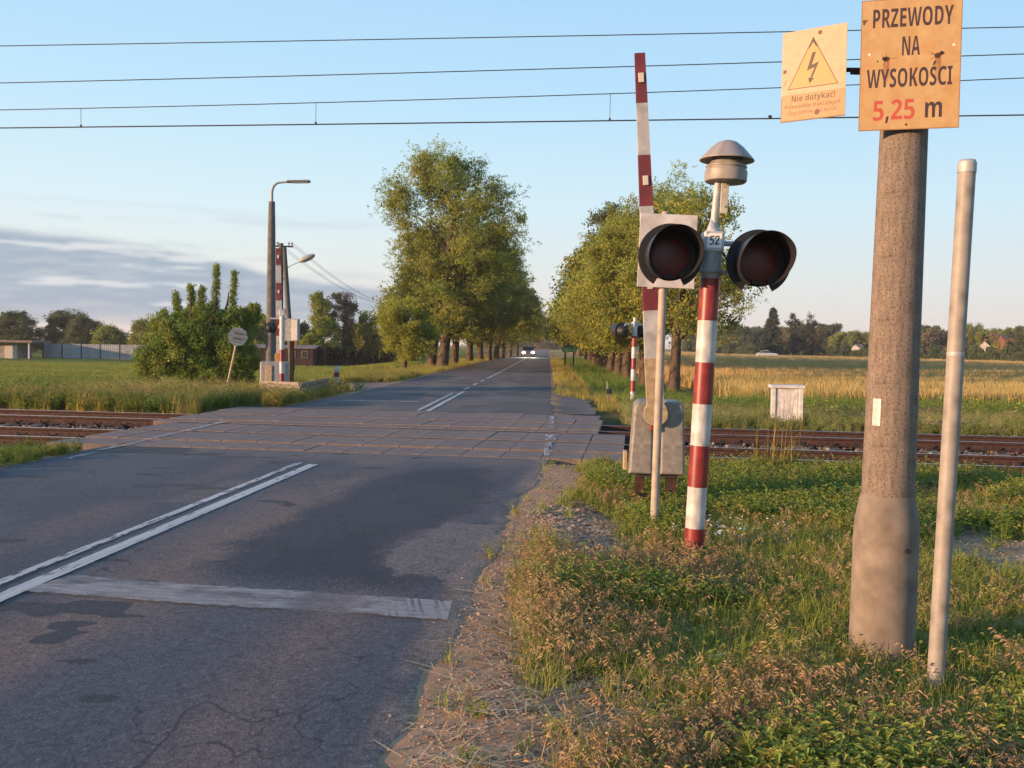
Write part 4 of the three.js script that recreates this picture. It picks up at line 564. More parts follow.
// lobes: [x, y, z, rx, ry, rz]; the crown fills them in uneven clumps
function tree(name, label, { seed, h, trunkR, lean = [0, 0], lobes, clumps, per, size, geo, cols, limbs = 26, sparse = 0, group, fork = 0.3, shell = 0.45, stems = 1, clumpR = [0.42, 0.85], shoots = [] }, pos, turn = 0, cat = 'tree') {
  const r = rngOf(seed), g = thing(name, label, cat, pos, turn, group), wood = [], pts = [], gs = () => (r() + r() + r() - 1.5) / 1.5;
  const topY = h * 0.86, axis = (y) => V(lean[0] * y / h + 0.25 * Math.sin(y * 0.55 + seed) * Math.min(1, y / 3), y, lean[1] * y / h + 0.2 * Math.cos(y * 0.5 + seed));
  for (let k = 0; k < stems; k++) { const p = [], q = [], off = stems > 1 ? V(Math.cos(k * 2.4) * 0.25, 0, Math.sin(k * 2.4) * 0.25) : V(0, 0, 0), out = stems > 1 ? 0.12 : 0; for (let i = 0; i <= 9; i++) { const f = i / 9, y = f * topY; p.push(axis(y).add(off.clone().multiplyScalar(1 + y * out * 4))); q.push(trunkR * (i === 0 ? 1.35 : 1) * Math.pow(1 - f, 0.7) + 0.015); } p[0].y = -0.25; wood.push(tubeTaper(p, q, 9)); }
  const vol = lobes.map(([, , , a, b, c]) => Math.pow(a * b * c, 0.6)), tot = vol.reduce((a, b) => a + b, 0);
  const list = [], cl = [];
  for (let i = 0; i < clumps; i++) {
    let t = r() * tot, k = 0; while (t > vol[k] && k < lobes.length - 1) t -= vol[k++]; const L = lobes[k];
    const d = V(gs(), gs(), gs()).normalize(), rad = shell + (1 - shell) * Math.pow(r(), 0.6);
    const c = V(L[0] + d.x * L[3] * rad, L[1] + d.y * L[4] * rad, L[2] + d.z * L[5] * rad); const R = mix(clumpR[0], clumpR[1], r()) * size * Math.min(1, 0.3 + Math.min(L[3], L[4], L[5])); cl.push(c);
    const base = cols[Math.floor(r() * cols.length)], tint = 0.8 + 0.4 * r(), n = Math.round(per * (0.6 + 0.8 * r()) * (sparse && r() < sparse ? 0.3 : 1));
    for (let m = 0; m < n; m++) { const v = V(gs(), gs() * 0.8, gs()).multiplyScalar(R * 1.25); const t2 = tint * (0.85 + 0.3 * r()); list.push({ x: c.x + v.x, y: Math.max(0.15, c.y + v.y), z: c.z + v.z, s: size * (0.75 + 0.5 * r()), ry: r() * 6.3, tx: (r() - 0.5) * 1.6, tz: (r() - 0.5) * 1.6, c: [base[0] * t2, base[1] * t2, base[2] * t2] }); }
  }
  for (let i = 0; i < Math.min(limbs, cl.length); i++) { const c = cl[Math.floor(i * cl.length / limbs)]; const y0 = Math.max(h * fork * 0.8, Math.min(topY * 0.9, c.y - 0.5 * Math.hypot(c.x, c.z) - 0.4 - r())); const a = axis(y0), mid = a.clone().lerp(c, 0.5).add(V(gs() * 0.3, 0.25 + 0.3 * r(), gs() * 0.3)), rr = Math.max(0.02, trunkR * 0.42 * (1 - y0 / h)); wood.push(tubeTaper([a, a.clone().lerp(mid, 0.5).add(V(0, 0.05, 0)), mid, mid.clone().lerp(c, 0.55), c], [rr, rr * 0.8, rr * 0.6, rr * 0.38, 0.012], 6)); }
  for (const [x0, y0, x1, y1] of shoots) { wood.push(rod(V(x0, y0, 0), V(x1, y1, 0), 0.02, 0.006, 6)); for (let i = 0; i < 230; i++) { const f = Math.pow(r(), 0.8), w = 0.20 * (1.15 - 0.75 * f), base = cols[Math.floor(r() * cols.length)], t2 = 0.8 + 0.4 * r(); list.push({ x: mix(x0, x1, f) + gs() * w, y: mix(y0, y1, f) + gs() * 0.08, z: gs() * w, s: size * (0.7 + 0.4 * r()), ry: r() * 6.3, tx: (r() - 0.5) * 1.6, tz: (r() - 0.5) * 1.6, c: base.map((q) => q * t2) }); } }
  obj('trunk', wood, M.bark, g); scatter('crown', geo, LEAF, list, g); return g;
}
const OLIVE = [[0.285, 0.32, 0.05], [0.25, 0.305, 0.048], [0.34, 0.335, 0.055], [0.215, 0.27, 0.05]], GOLD = [[0.31, 0.325, 0.05], [0.275, 0.305, 0.05], [0.35, 0.33, 0.055], [0.23, 0.27, 0.05]], YEL = [[0.36, 0.37, 0.045], [0.31, 0.34, 0.045]], DARK = [[0.12, 0.165, 0.055], [0.14, 0.175, 0.058], [0.13, 0.15, 0.062]], RUST = [[0.28, 0.21, 0.125], [0.23, 0.20, 0.11]], MAPLE = [[0.23, 0.31, 0.05], [0.27, 0.33, 0.055], [0.18, 0.27, 0.045], [0.31, 0.35, 0.07]];

// left avenue
tree('roadside_tree', 'tallest leafy tree of the left avenue, nearest the crossing', { seed: 101, h: 16.0, trunkR: 0.36, lean: [1.2, 0], lobes: [[0.8, 9.8, 0, 4.3, 4.6, 4.0], [-0.6, 13.4, 0.2, 2.6, 2.3, 2.6], [3.4, 10.6, 0, 2.3, 2.6, 2.4], [-3.1, 11.2, 0.3, 1.6, 1.7, 1.7], [0.8, 5.4, 0.5, 3.5, 2.4, 3.0], [1.8, 12.6, -0.3, 2.3, 1.9, 2.3], [-2.0, 7.6, 0, 1.6, 2.8, 1.6], [3.4, 7.0, 0.2, 2.0, 2.4, 2.0], [0.6, 3.6, 0.5, 2.6, 1.7, 2.2], [-1.6, 4.6, 0.4, 1.5, 2.2, 1.5]], clumps: 360, per: 60, size: 0.9, geo: SPRIG.fine, cols: OLIVE, limbs: 54, sparse: 0.42, shell: 0.25, clumpR: [0.5, 1.5] }, [-4.9, -0.1, -66]);
tree('roadside_tree', 'low yellow-green tree at the left foot of the big left tree', { seed: 102, h: 5.1, trunkR: 0.16, lobes: [[0, 2.9, 0, 1.45, 1.9, 1.4], [0.5, 2.0, 0, 1.3, 1.2, 1.2]], clumps: 90, per: 60, size: 0.75, geo: SPRIG.fine, clumpR: [0.4, 1.0], cols: YEL, limbs: 16 }, [-6.6, -0.1, -58.5]);
const LA = [[-6.0, 70.5, 11, 'OLIVE', 0], [-4.75, 77, 12.6, 'GOLD', 0], [-3.9, 86, 12.8, 'OLIVE', 0], [-3.2, 95, 12.2, 'OLIVE', 0], [-2.55, 104, 11.8, 'GOLD', 0], [-1.95, 113, 11.2, 'OLIVE', 0], [-1.4, 122, 10.8, 'OLIVE', 0], [-0.5, 136, 10.4, 'GOLD', 0], [0.6, 154, 10.2, 'OLIVE', 0]];
const ORD = ['second', 'third', 'fourth', 'fifth', 'sixth', 'seventh', 'eighth', 'ninth', 'tenth', 'eleventh', 'twelfth', 'thirteenth'];
const PAL = { OLIVE, GOLD, YEL };
LA.forEach(([x, d, h, c, t], i) => tree('roadside_tree', `${ORD[i]} leafy tree along the left avenue, counted from the crossing`, { seed: 120 + i, h, trunkR: 0.30, lean: [0.9, 0], lobes: [[1.0, h * 0.60, 0, 3.6, h * 0.30, 3.2], [2.4, h * 0.44, 0.4, 3.2, h * 0.22, 3.0], [-0.8, h * 0.38, 0.3, 2.8, h * 0.22, 2.6], [0.6, h * 0.82, 0, 2.1, h * 0.15, 2.1]], clumps: 230, per: 34, clumpR: [0.45, 1.3], size: 0.92, geo: SPRIG.mid, cols: PAL[c], limbs: 24, shell: 0.4, sparse: 0.35, group: 'trees of the left avenue' }, [x, -0.12, -d], t));
// right avenue
const RA = [[6.3, 37.5, 8.0, 'GOLD', 0.0, 2.9], [6.05, 43.4, 8.8, 'GOLD', 1.3, 2.9], [6.15, 51.4, 9.0, 'GOLD', 2.2, 2.9], [6.65, 60.5, 9.4, 'OLIVE', 0.5, 2.9], [6.85, 67.5, 9.0, 'GOLD', 3.3, 2.8], [7.2, 75, 9.4, 'GOLD', 4.4, 2.9], [7.5, 83, 9.2, 'OLIVE', 5.2, 2.9], [7.95, 93, 9.4, 'GOLD', 0.9, 3.0], [8.4, 104, 9.4, 'OLIVE', 1.7, 3.0], [9.3, 120, 9.6, 'GOLD', 2.9, 3.0], [10.1, 139, 9.6, 'OLIVE', 3.9, 3.2], [11.4, 165, 9.8, 'GOLD', 4.9, 3.2], [13.0, 200, 10, 'OLIVE', 2.0, 3.4]];
RA.map((q) => [...q.slice(0, 5), q[5] + (q[1] > 55 ? 0.5 : 0)]).forEach(([x, d, h, c, t, w], i) => tree('roadside_tree', i ? `${ORD[i - 1]} golden-green tree along the right avenue, counted from the crossing` : 'nearest tree of the right avenue, its leaning trunk behind the signal', { seed: 160 + i, h, trunkR: i ? 0.27 : 0.22, lean: i ? [0.2, 0] : [0.9, 0.2], lobes: i ? [[0, h * 0.58, 0, w, h * 0.33, w * 0.95], [-0.7, h * 0.38, 0.4, w, h * 0.19, w * 0.9], [0.4, h * 0.80, 0, w * 0.72, h * 0.18, w * 0.7]] : [[0.3, 4.9, 0, 2.3, 2.6, 2.2], [1.9, 3.9, 0, 1.5, 1.6, 1.4], [0.6, 6.6, 0, 1.5, 1.1, 1.4]], clumps: i === 0 ? 110 : i < 3 ? 330 : 240, clumpR: [0.5, 1.4], per: i === 0 ? 40 : i < 3 ? 56 : 34, size: i < 3 ? 0.76 : 0.94, geo: i < 3 ? SPRIG.fine : SPRIG.mid, cols: PAL[c], limbs: 24, sparse: i === 0 ? 0.5 : 0.3, shell: 0.42, group: 'trees of the right avenue' }, [x, -0.12, -d], 0));
tree('tall_tree', 'tall airy treetop rising above the right avenue beside the barrier arm', { seed: 190, h: 13.8, trunkR: 0.2, lobes: [[0, 11.6, 0, 1.7, 1.9, 1.6], [-0.3, 9.3, 0, 1.7, 1.7, 1.6], [0.9, 10.4, 0, 1.3, 1.5, 1.3]], clumps: 64, per: 26, size: 0.8, clumpR: [0.4, 1.3], geo: SPRIG.fine, cols: OLIVE, limbs: 30, sparse: 0.5 }, [10.4, -0.15, -62]);
tree('tall_tree', 'dark airy treetop above the far part of the right avenue', { seed: 191, h: 15.4, trunkR: 0.22, lobes: [[0, 12.8, 0, 1.8, 2.2, 1.8], [1.0, 10.8, 0, 2.0, 1.8, 1.8], [-1.4, 10.2, 0, 1.5, 1.6, 1.5]], clumps: 70, per: 26, size: 1.0, clumpR: [0.4, 1.2], geo: SPRIG.mid, cols: DARK, limbs: 26, sparse: 0.4 }, [8.6, -0.15, -90]);
// the bush behind the tilted sign
tree('maple_bush', 'big green maple bush with upright shoots behind the tilted round sign', { seed: 201, h: 3.9, trunkR: 0.07, stems: 6, lobes: [[0, 1.5, 0, 1.7, 1.2, 1.4], [-0.8, 1.9, 0.1, 0.9, 1.0, 0.9], [0.55, 2.1, 0, 0.9, 0.8, 0.8], [1.55, 2.4, 0, 0.3, 0.5, 0.25], [1.75, 2.65, 0, 0.15, 0.25, 0.15], [-1.45, 1.1, 0.3, 0.6, 0.7, 0.6], [1.3, 1.0, 0.2, 0.6, 0.8, 0.6]], clumps: 420, per: 34, size: 0.55, geo: SPRIG.fine, cols: MAPLE, limbs: 60, shell: 0.2, clumpR: [0.3, 0.75], shoots: [[-0.75, 2.0, -0.85, 3.3], [-0.3, 2.2, -0.35, 3.55], [-0.05, 2.2, 0.02, 3.5], [0.42, 2.2, 0.50, 4.2], [0.98, 2.1, 1.08, 4.0], [-1.1, 1.8, -1.25, 2.7], [1.45, 2.0, 1.85, 2.9]] }, [-10.3, -0.1, -31.8], 0, 'bush');

// background trees on the left, beyond the lawn
const bg = (name, label, x, d, h, w, cols, o = {}) => tree(name, label, { seed: 300 + Math.round(x * 7 + d * 3), h, trunkR: 0.14 + h * 0.012, lobes: o.lobes || [[0, h * 0.54, 0, w, h * 0.38, w], [w * 0.35, h * 0.28, 0, w * 0.95, h * 0.24, w * 0.9], [-w * 0.4, h * 0.26, 0, w * 0.9, h * 0.22, w * 0.9], [-w * 0.25, h * 0.76, 0, w * 0.6, h * 0.18, w * 0.6]], clumps: o.clumps || 54, per: o.per || 30, size: o.size || 1.3, geo: o.geo || SPRIG.coarse, cols, limbs: 14, sparse: o.sparse || 0, group: o.group, shell: 0.35, clumpR: o.clumpR || [0.5, 1.1] }, [x, o.y ?? -0.7, -d], 0, o.cat || 'tree');
bg('willow_tree', 'drooping pale green willow beside the low red house', -20.2, 101, 5.4, 1.9, OLIVE, { size: 0.7 });
bg('airy_tree', 'slender airy tree standing behind the drooping willow', -21.2, 106, 8.0, 1.2, OLIVE, { size: 0.6, sparse: 0.4, lobes: [[0, 6.3, 0, 1.1, 1.6, 1.1], [0.3, 4.2, 0, 1.5, 1.4, 1.4]] });
bg('airy_tree', 'tall thin reddish tree against the clouds on the left', -18.9, 107, 8.3, 1.4, RUST, { size: 0.55, sparse: 0.5, clumps: 60, per: 22, lobes: [[-0.5, 6.3, 0, 0.9, 1.7, 0.9], [0.7, 6.0, 0, 0.8, 1.9, 0.8], [0, 3.8, 0, 1.2, 1.2, 1.1]] });
bg('leafy_tree', 'broad dark tree left of the avenue beside the small conifers', -15.7, 108, 6.3, 2.5, GOLD, { size: 0.8 });
bg('leafy_tree', 'dark green tree between willow and conifer hedge', -17.8, 112, 4.6, 2.3, DARK, { size: 0.8 });
bg('leafy_tree', 'bushy tree behind the striped barrier arm', -27.5, 108, 5.4, 2.6, OLIVE, { size: 0.8 });
bg('leafy_tree', 'round green tree just right of the maple bush', -28.9, 103, 5.0, 2.2, OLIVE, { size: 0.8 });
bg('leafy_tree', 'dark tree directly behind the switch box', -24.2, 110, 4.8, 2.2, DARK, { size: 0.8 });
{ const g0 = SPRIG.needle; for (let i = 0; i < 10; i++) { const r = rngOf(700 + i), h = 1.3 + r() * 0.7, x = -19.6 + i * 0.78 + r() * 0.2, d = 98; const t = thing('clipped_conifer', `${['leftmost', ...ORD.slice(0, 8).map((o) => o + ' from left'), 'rightmost'][i]} small dark conifer in the row left of the avenue`, 'conifer', [x, -0.7, -d], 0, 'row of small conifers'); const list = []; for (let k = 0; k < 260; k++) { const f = Math.pow(r(), 0.7), y = 0.1 + f * h, rad = 0.42 * (1 - f * 0.9) * Math.sqrt(r()), a = r() * 6.3; list.push({ x: Math.cos(a) * rad, y, z: Math.sin(a) * rad, s: 0.6, ry: r() * 6, tx: r(), c: [0.03, 0.045, 0.018] }); } obj('trunk', [cyl(0.06, 0.03, h * 0.8, 0, 0, 0, 7)], M.bark, t); scatter('crown', g0, LEAF, list, t); } }
[[-77, 150, 6.6, 3.2, DARK, 'leftmost dark tree behind the grey fence'], [-71, 154, 6.9, 3.4, DARK, 'dark round tree behind the shed at the far left'], [-66.5, 150, 5.9, 2.6, DARK, 'dark tree at the right end of the clump behind the shed'], [-61, 146, 4.0, 2.2, OLIVE, 'low olive tree behind the left part of the panel fence'], [-55.5, 146, 5.4, 2.2, OLIVE, 'pointed airy tree behind the middle of the panel fence'], [-51, 150, 4.2, 2.4, OLIVE, 'bush just right of the pointed tree behind the panel fence'], [-46, 148, 4.2, 2.6, DARK, 'dark tree behind the right end of the panel fence'], [-41, 150, 4.6, 2.6, OLIVE, 'olive tree half hidden by the maple bush'], [-36, 152, 4.6, 2.6, DARK, 'dark tree between maple bush and tall street lamp']].forEach(([x, d, h, w, c, l]) => bg('distant_tree', l, x, d, h, w, c, { size: 0.75, clumps: 110, per: 36, y: -0.7, clumpR: [0.7, 1.5] }));

// far tree line beyond the wheat field on the right and at the end of the road
const rr = rngOf(55);
const protoTrees = [[8.2, 3.8, OLIVE], [7.2, 4.0, DARK], [8.8, 3.6, DARK], [6.6, 4.2, OLIVE], [7.8, 3.6, RUST]].map(([h, w, c], i) => ({ h, w, c, i }));
let firstFar = {};
function farTree(k, x, d, s, label, group) {
  const p = protoTrees[k]; if (!firstFar[k]) { firstFar[k] = bg('tree_line_tree', label, x, d, p.h, p.w, p.c, { geo: SPRIG.coarse, size: 0.9, clumps: 75, per: 42, y: -0.3, group }); firstFar[k].scale.setScalar(s); return; }
  const c = firstFar[k].clone(); c.name = numbered('tree_line_tree'); c.position.set(x, -0.3, -d); c.scale.setScalar(s); c.rotation.y = x * 1.7; tag(c, label, 'tree', group); scene.add(c);
}
for (let i = 0; i < 60; i++) { const px = 690 + i * 5.8 + rr() * 6, d = mix(330, 185, Math.min(1, i / 58)) + rr() * 40, x = (px - 512) / 960 * d; farTree(Math.floor(rr() * 5), x, d, mix(1.28, 0.92, i / 59) * (0.85 + 0.3 * rr()), 'leafy tree in the dark tree line beyond the wheat field', 'tree line beyond the wheat field'); }
for (let i = 0; i < 11; i++) { const d = 430 + rr() * 60, x = roadC(d) + (i - 5) * 5.5; farTree(i % 5, x, d, 1.2 + rr() * 0.5, 'small tree closing the far end of the road', 'trees at the end of the road'); }
{ let hedge0 = null; for (let i = 0; i < 34; i++) { const px = 700 + i * 9.8 + rr() * 7, d = mix(262, 166, i / 33), x = (px - 512) / 960 * d, label = 'low dark bush at the foot of the far tree line, along the field edge', grp = 'bushes along the far field edge'; if (!hedge0) { hedge0 = bg('hedge_bush', label, x, d, 2.9, 2.4, DARK, { clumps: 46, per: 30, size: 0.7, y: -0.3, group: grp, cat: 'bush' }); continue; } const c = hedge0.clone(); c.name = numbered('hedge_bush'); c.position.set(x, -0.3, -d); c.scale.set(0.9 + 0.7 * rr(), 0.75 + 0.6 * rr(), 1); c.rotation.y = i * 2.1; tag(c, label, 'bush', grp); scene.add(c); } }
{ // the spruce and the two pale airy trees that stand out
  const t = thing('spruce_tree', 'tall pointed spruce rising from the far tree line', 'tree', [60, -0.3, -222]), r = rngOf(900), list = [], H = 12.2;
  obj('trunk', [cyl(0.25, 0.03, H, 0, 0, 0, 9)], M.bark, t); for (let k = 0; k < 24; k++) { const y = 1.2 + k / 24 * (H - 1.6), R = (1 - y / H) * 4.2 * (0.75 + 0.5 * r()) + 0.15, nb = 7; for (let q = 0; q < nb; q++) { const a = r() * 6.3; for (let m = 0; m < 7; m++) { const f = (m + r()) / 7; list.push({ x: Math.cos(a) * R * f, y: y - f * R * 0.18, z: Math.sin(a) * R * f, s: 1.5, ry: r() * 6, tx: r() - 0.5, c: [0.06, 0.085, 0.045] }); } } } scatter('crown', SPRIG.needle, LEAF, list, t);
  bg('airy_tree', 'left one of two pale airy trees right of the spruce', 66, 225, 11.0, 2.0, [[0.11, 0.105, 0.05]], { size: 0.9, sparse: 0.5, clumps: 46, per: 22, y: -0.3 }); bg('airy_tree', 'right one of two pale airy trees right of the spruce', 70.5, 225, 11.3, 2.2, [[0.12, 0.105, 0.055]], { size: 0.9, sparse: 0.5, clumps: 46, per: 22, y: -0.3 });
}

// ---------------------------------------------------------------- houses, fence, cars
function gableHouse(name, label, x, y, d, w, dep, wallH, roofH, wallC, roofC, turn, wins) {
  const g = thing(name, label, 'house', [x, y, -d], turn); const wm = std(wallC, 0.9, { map: mapOf(mottle, 0.6) }), rm = std(roofC, 0.85, { map: mapOf(mottle, 0.8) });
  const s = new THREE.Shape(); s.moveTo(-dep / 2, 0); s.lineTo(dep / 2, 0); s.lineTo(dep / 2, wallH); s.lineTo(0, wallH + roofH); s.lineTo(-dep / 2, wallH); s.closePath();
  obj('wall', [boxUV(put(new THREE.ExtrudeGeometry(s, { depth: w, bevelEnabled: false }), -w / 2, 0, 0, 0, Math.PI / 2))], wm, g);
  const len = Math.hypot(dep / 2, roofH) + 0.35, an = Math.atan2(roofH, dep / 2); for (const k of [-1, 1]) obj('roof', [put(box(w + 0.6, 0.12, len, 0, 0, 0, 0.02), 0, wallH + roofH / 2 + 0.0 + 0.02, k * dep / 4 * 1.06, k * an, 0, 0)], rm, g);
  obj('chimney', [box(0.5, 1.2, 0.5, w * 0.2, wallH + roofH * 0.9, 0.2, 0.01)], std([0.25, 0.10, 0.07], 0.9), g);
  for (const [wx, wy, ww, wh] of wins) { const f = obj('window', [box(ww + 0.16, wh + 0.16, 0.06, wx, wy, dep / 2 + 0.02, 0.01)], name === 'red_house' ? M.oldConcrete : M.white, g); obj('pane', [box(ww / 2 - 0.03, wh, 0.02, wx - ww / 4, wy, dep / 2 + 0.05, 0), box(ww / 2 - 0.03, wh, 0.02, wx + ww / 4, wy, dep / 2 + 0.05, 0)], M.glass, f); }
  return g;
}
gableHouse('red_house', 'low dark red house with a pale eave beyond the left lawn', -23.4, -0.75, 97, 7.2, 5, 1.75, 0.22, [0.060, 0.024, 0.024], [0.30, 0.25, 0.24], 0.05, [[0.4, 1.15, 0.5, 0.6], [1.6, 1.15, 0.5, 0.6], [2.8, 1.15, 0.5, 0.6]]);
gableHouse('white_house', 'white house half hidden behind the concrete pole', 88, -0.3, 242, 3.6, 5, 2.6, 1.0, [0.55, 0.53, 0.51], [0.22, 0.19, 0.17], 0.2, [[-1.5, 1.8, 1.1, 1.2], [1.6, 1.8, 1.1, 1.2]]);
gableHouse('brick_house', 'red brick house among trees at the far right edge', 103, -0.3, 196, 6.4, 7, 4.9, 0.9, [0.36, 0.12, 0.085], [0.15, 0.10, 0.085], -0.3, [[-1.6, 3.0, 0.9, 1.3], [0.4, 3.0, 0.9, 1.3], [2.2, 3.0, 0.9, 1.3]]);
gableHouse('white_house', 'small white gable showing right of the steel tube', 100.5, -0.3, 205, 3.2, 4.5, 2.4, 2.2, [0.6, 0.58, 0.55], [0.2, 0.15, 0.13], 1.1, [[0, 1.3, 0.8, 0.9]]);
{
  const f = thing('panel_fence', 'long grey-blue panel fence across the far edge of the left lawn', 'fence', [-41.5, -0.7, -107], -0.05); const fm = [std([0.42, 0.455, 0.49], 0.7, { map: mapOf(mottle, 0.7) }), std([0.46, 0.49, 0.51], 0.7, { map: mapOf(mottle, 0.9) }), std([0.42, 0.39, 0.36], 0.7, { map: mapOf(mottle, 0.8) })];
  const corr = []; for (let k = 0; k < 9; k++) corr.push(box(0.115, 1.62, 0.05, -0.92 + k * 0.23, 0.86, 0.02, 0.012)); corr.push(box(2.06, 1.62, 0.03, 0, 0.86, 0, 0)); const pg = join(corr), po = box(0.10, 1.78, 0.10, 0, 0.89, 0, 0.006);
  for (let k = 0; k < 12; k++) { const p = obj('panel', pg, fm[k > 9 ? 2 : k % 2], f); p.position.x = -10 + k * 2.2; const q = obj('post', po, M.darkMetal, f); q.position.x = -11.1 + k * 2.2; }
  const s = thing('low_shed', 'low flat-roofed shed with pale posts at the far left', 'shed', [-55.2, -0.7, -104.5]); obj('wall', [box(9, 1.5, 3, -2.6, 0.75, -0.6, 0.02)], std([0.36, 0.33, 0.30], 0.9, { map: mapOf(mottle, 0.5) }), s); obj('roof', [box(11.4, 0.22, 4.4, -1.8, 1.86, -0.2, 0.02)], std([0.33, 0.24, 0.18], 0.9, { map: mapOf(mottle, 0.5) }), s); for (const x of [-3.2, 0.1, 3.4]) obj('post', [box(0.16, 1.8, 0.16, x, 0.9, 1.6, 0.01)], M.white, s);
  obj('door', [box(1.3, 1.4, 0.06, 1.1, 0.72, 0.94, 0.01)], std([0.45, 0.42, 0.38], 0.8), s);
}
function makeCar(label, paint, x, y, d, turn, lit) {
  const c = thing('car', label, 'car', [x, y, -d], turn); const sh = new THREE.Shape(); sh.moveTo(-2.1, 0.28); sh.lineTo(-2.12, 0.72); sh.quadraticCurveTo(-2.0, 0.86, -1.2, 0.92); sh.lineTo(1.75, 0.94); sh.quadraticCurveTo(2.1, 0.9, 2.1, 0.55); sh.lineTo(2.06, 0.28); sh.closePath();
  const ex = (s, w, b) => { const g = new THREE.ExtrudeGeometry(s, { depth: w - 2 * b, bevelEnabled: true, bevelSize: b, bevelThickness: b, bevelSegments: 3, curveSegments: 8 }); g.translate(0, 0, -(w - 2 * b) / 2); g.rotateY(Math.PI / 2); return boxUV(g); };   // the nose (-x) turns to +z
  obj('body', [ex(sh, 1.76, 0.07)], paint, c);
  const cs = new THREE.Shape(); cs.moveTo(-1.05, 0.92); cs.lineTo(-0.35, 1.40); cs.quadraticCurveTo(0.2, 1.48, 0.9, 1.42); cs.lineTo(1.7, 0.94); cs.closePath(); obj('cabin_glass', [ex(cs, 1.52, 0.05)], M.glass, c);
  const rs = new THREE.Shape(); rs.moveTo(-0.36, 1.41); rs.quadraticCurveTo(0.2, 1.49, 0.92, 1.43); rs.lineTo(0.9, 1.48); rs.quadraticCurveTo(0.2, 1.55, -0.34, 1.46); rs.closePath(); obj('roof', [ex(rs, 1.5, 0.04)], paint, c);
  for (const [wx, wz] of [[-0.8, 1.3], [0.8, 1.3], [-0.8, -1.3], [0.8, -1.3]]) { const w = new THREE.Group(); w.name = 'wheel'; c.add(w); w.position.set(wx, 0.31, wz); obj('tyre', [put(new THREE.TorusGeometry(0.235, 0.085, 10, 24), 0, 0, 0, 0, Math.PI / 2, 0)], M.rubber, w); obj('rim', [put(new THREE.CylinderGeometry(0.19, 0.19, 0.14, 18), 0, 0, 0, 0, 0, Math.PI / 2)], M.silver, w); }
  obj('grille', [box(0.9, 0.16, 0.04, 0, 0.56, 2.15, 0.01)], M.black, c); obj('number_plate', [box(0.52, 0.11, 0.03, 0, 0.42, 2.16, 0.004)], M.white, c);
  const hm = lit ? new THREE.MeshStandardMaterial({ color: 0xffffff, emissive: new THREE.Color().setRGB(1, 0.82, 0.55), emissiveIntensity: 40, roughness: 0.3 }) : std([0.7, 0.7, 0.7], 0.15);
  for (const k of [-1, 1]) { obj('headlight', [put(new THREE.SphereGeometry(0.19, 20, 12), 0, 0, 0).scale(1.05, 0.75, 0.4).translate(k * 0.64, 0.68, 2.19)], hm, c); if (lit) { const l = new THREE.SpotLight(new THREE.Color().setRGB(1, 0.9, 0.74), 60, 60, 0.5, 0.7, 2); l.position.set(k * 0.64, 0.68, 2.36); l.target.position.set(k * 0.7, 0.1, 14); l.castShadow = true; c.add(l, l.target); } }
  return c;
}
const carPaint = std([0.12, 0.12, 0.13], 0.4, { metalness: 0.4 });
makeCar('oncoming car with both headlights lit on the far road', carPaint, roadC(138) - 0.1, 0.0, 138, 0.03, true);
makeCar('pale silver car parked at the far edge of the wheat field', std([0.36, 0.38, 0.42], 0.35), 54, -0.05, 204, 1.4, false);

// ---------------------------------------------------------------- grass, weeds, wheat
function bladeTo(t, x, z, h, w, dir, bend, segs = 3) { let p = null; const sx = Math.cos(dir + 1.57) * w / 2, sz = Math.sin(dir + 1.57) * w / 2; for (let i = 0; i <= segs; i++) { const f = i / segs, o = bend * h * f * f, y = h * f * (1 - 0.25 * bend * f), k = 1 - f * f * 0.95, c = [x + Math.cos(dir) * o, y, z + Math.sin(dir) * o], a = [c[0] - sx * k, c[1], c[2] - sz * k], b = [c[0] + sx * k, c[1], c[2] + sz * k]; if (p) { if (i === segs) t.tri(p[0], p[1], c); else t.quad(p[0], p[1], b, a); } p = [a, b]; } }
function grassClump(seed, n, rad, h, w, bend) { const r = rngOf(seed), t = tris(); for (let i = 0; i < n; i++) { const a = r() * 6.3, q = rad * Math.sqrt(r()); bladeTo(t, Math.cos(a) * q, Math.sin(a) * q, h * (0.45 + 0.75 * r()), w * (0.7 + 0.6 * r()), r() * 6.3, bend * (0.3 + r()), 3); } return t.geo(); }
function seedClump(seed, n, rad, h) { const r = rngOf(seed), t = tris(); for (let i = 0; i < n; i++) { const a = r() * 6.3, q = rad * Math.sqrt(r()), dir = r() * 6.3, hh = h * (0.6 + 0.6 * r()), bx = Math.cos(a) * q, bz = Math.sin(a) * q, bend = 0.35 + 0.5 * r(); bladeTo(t, bx, bz, hh, 0.0035, dir, bend, 4); for (let k = 0; k < 7; k++) { const f = 0.72 + 0.28 * k / 6, o = bend * hh * f * f, y = hh * f * (1 - 0.25 * bend * f), px = bx + Math.cos(dir) * o, pz = bz + Math.sin(dir) * o, d2 = dir + (r() - 0.5) * 2.4, l = 0.016 + 0.016 * r(), dx = Math.cos(d2) * l, dz = Math.sin(d2) * l, dy = -l * (0.2 + 0.9 * r()), sx = -Math.sin(d2) * 0.003, sz = Math.cos(d2) * 0.003; t.tri([px - sx, y, pz - sz], [px + sx, y, pz + sz], [px + dx, y + dy, pz + dz]); t.tri([px, y - 0.003, pz], [px + dx * 0.5, y + dy * 0.5 + 0.006, pz + dz * 0.5], [px + dx, y + dy, pz + dz]); } } return t.geo(); }
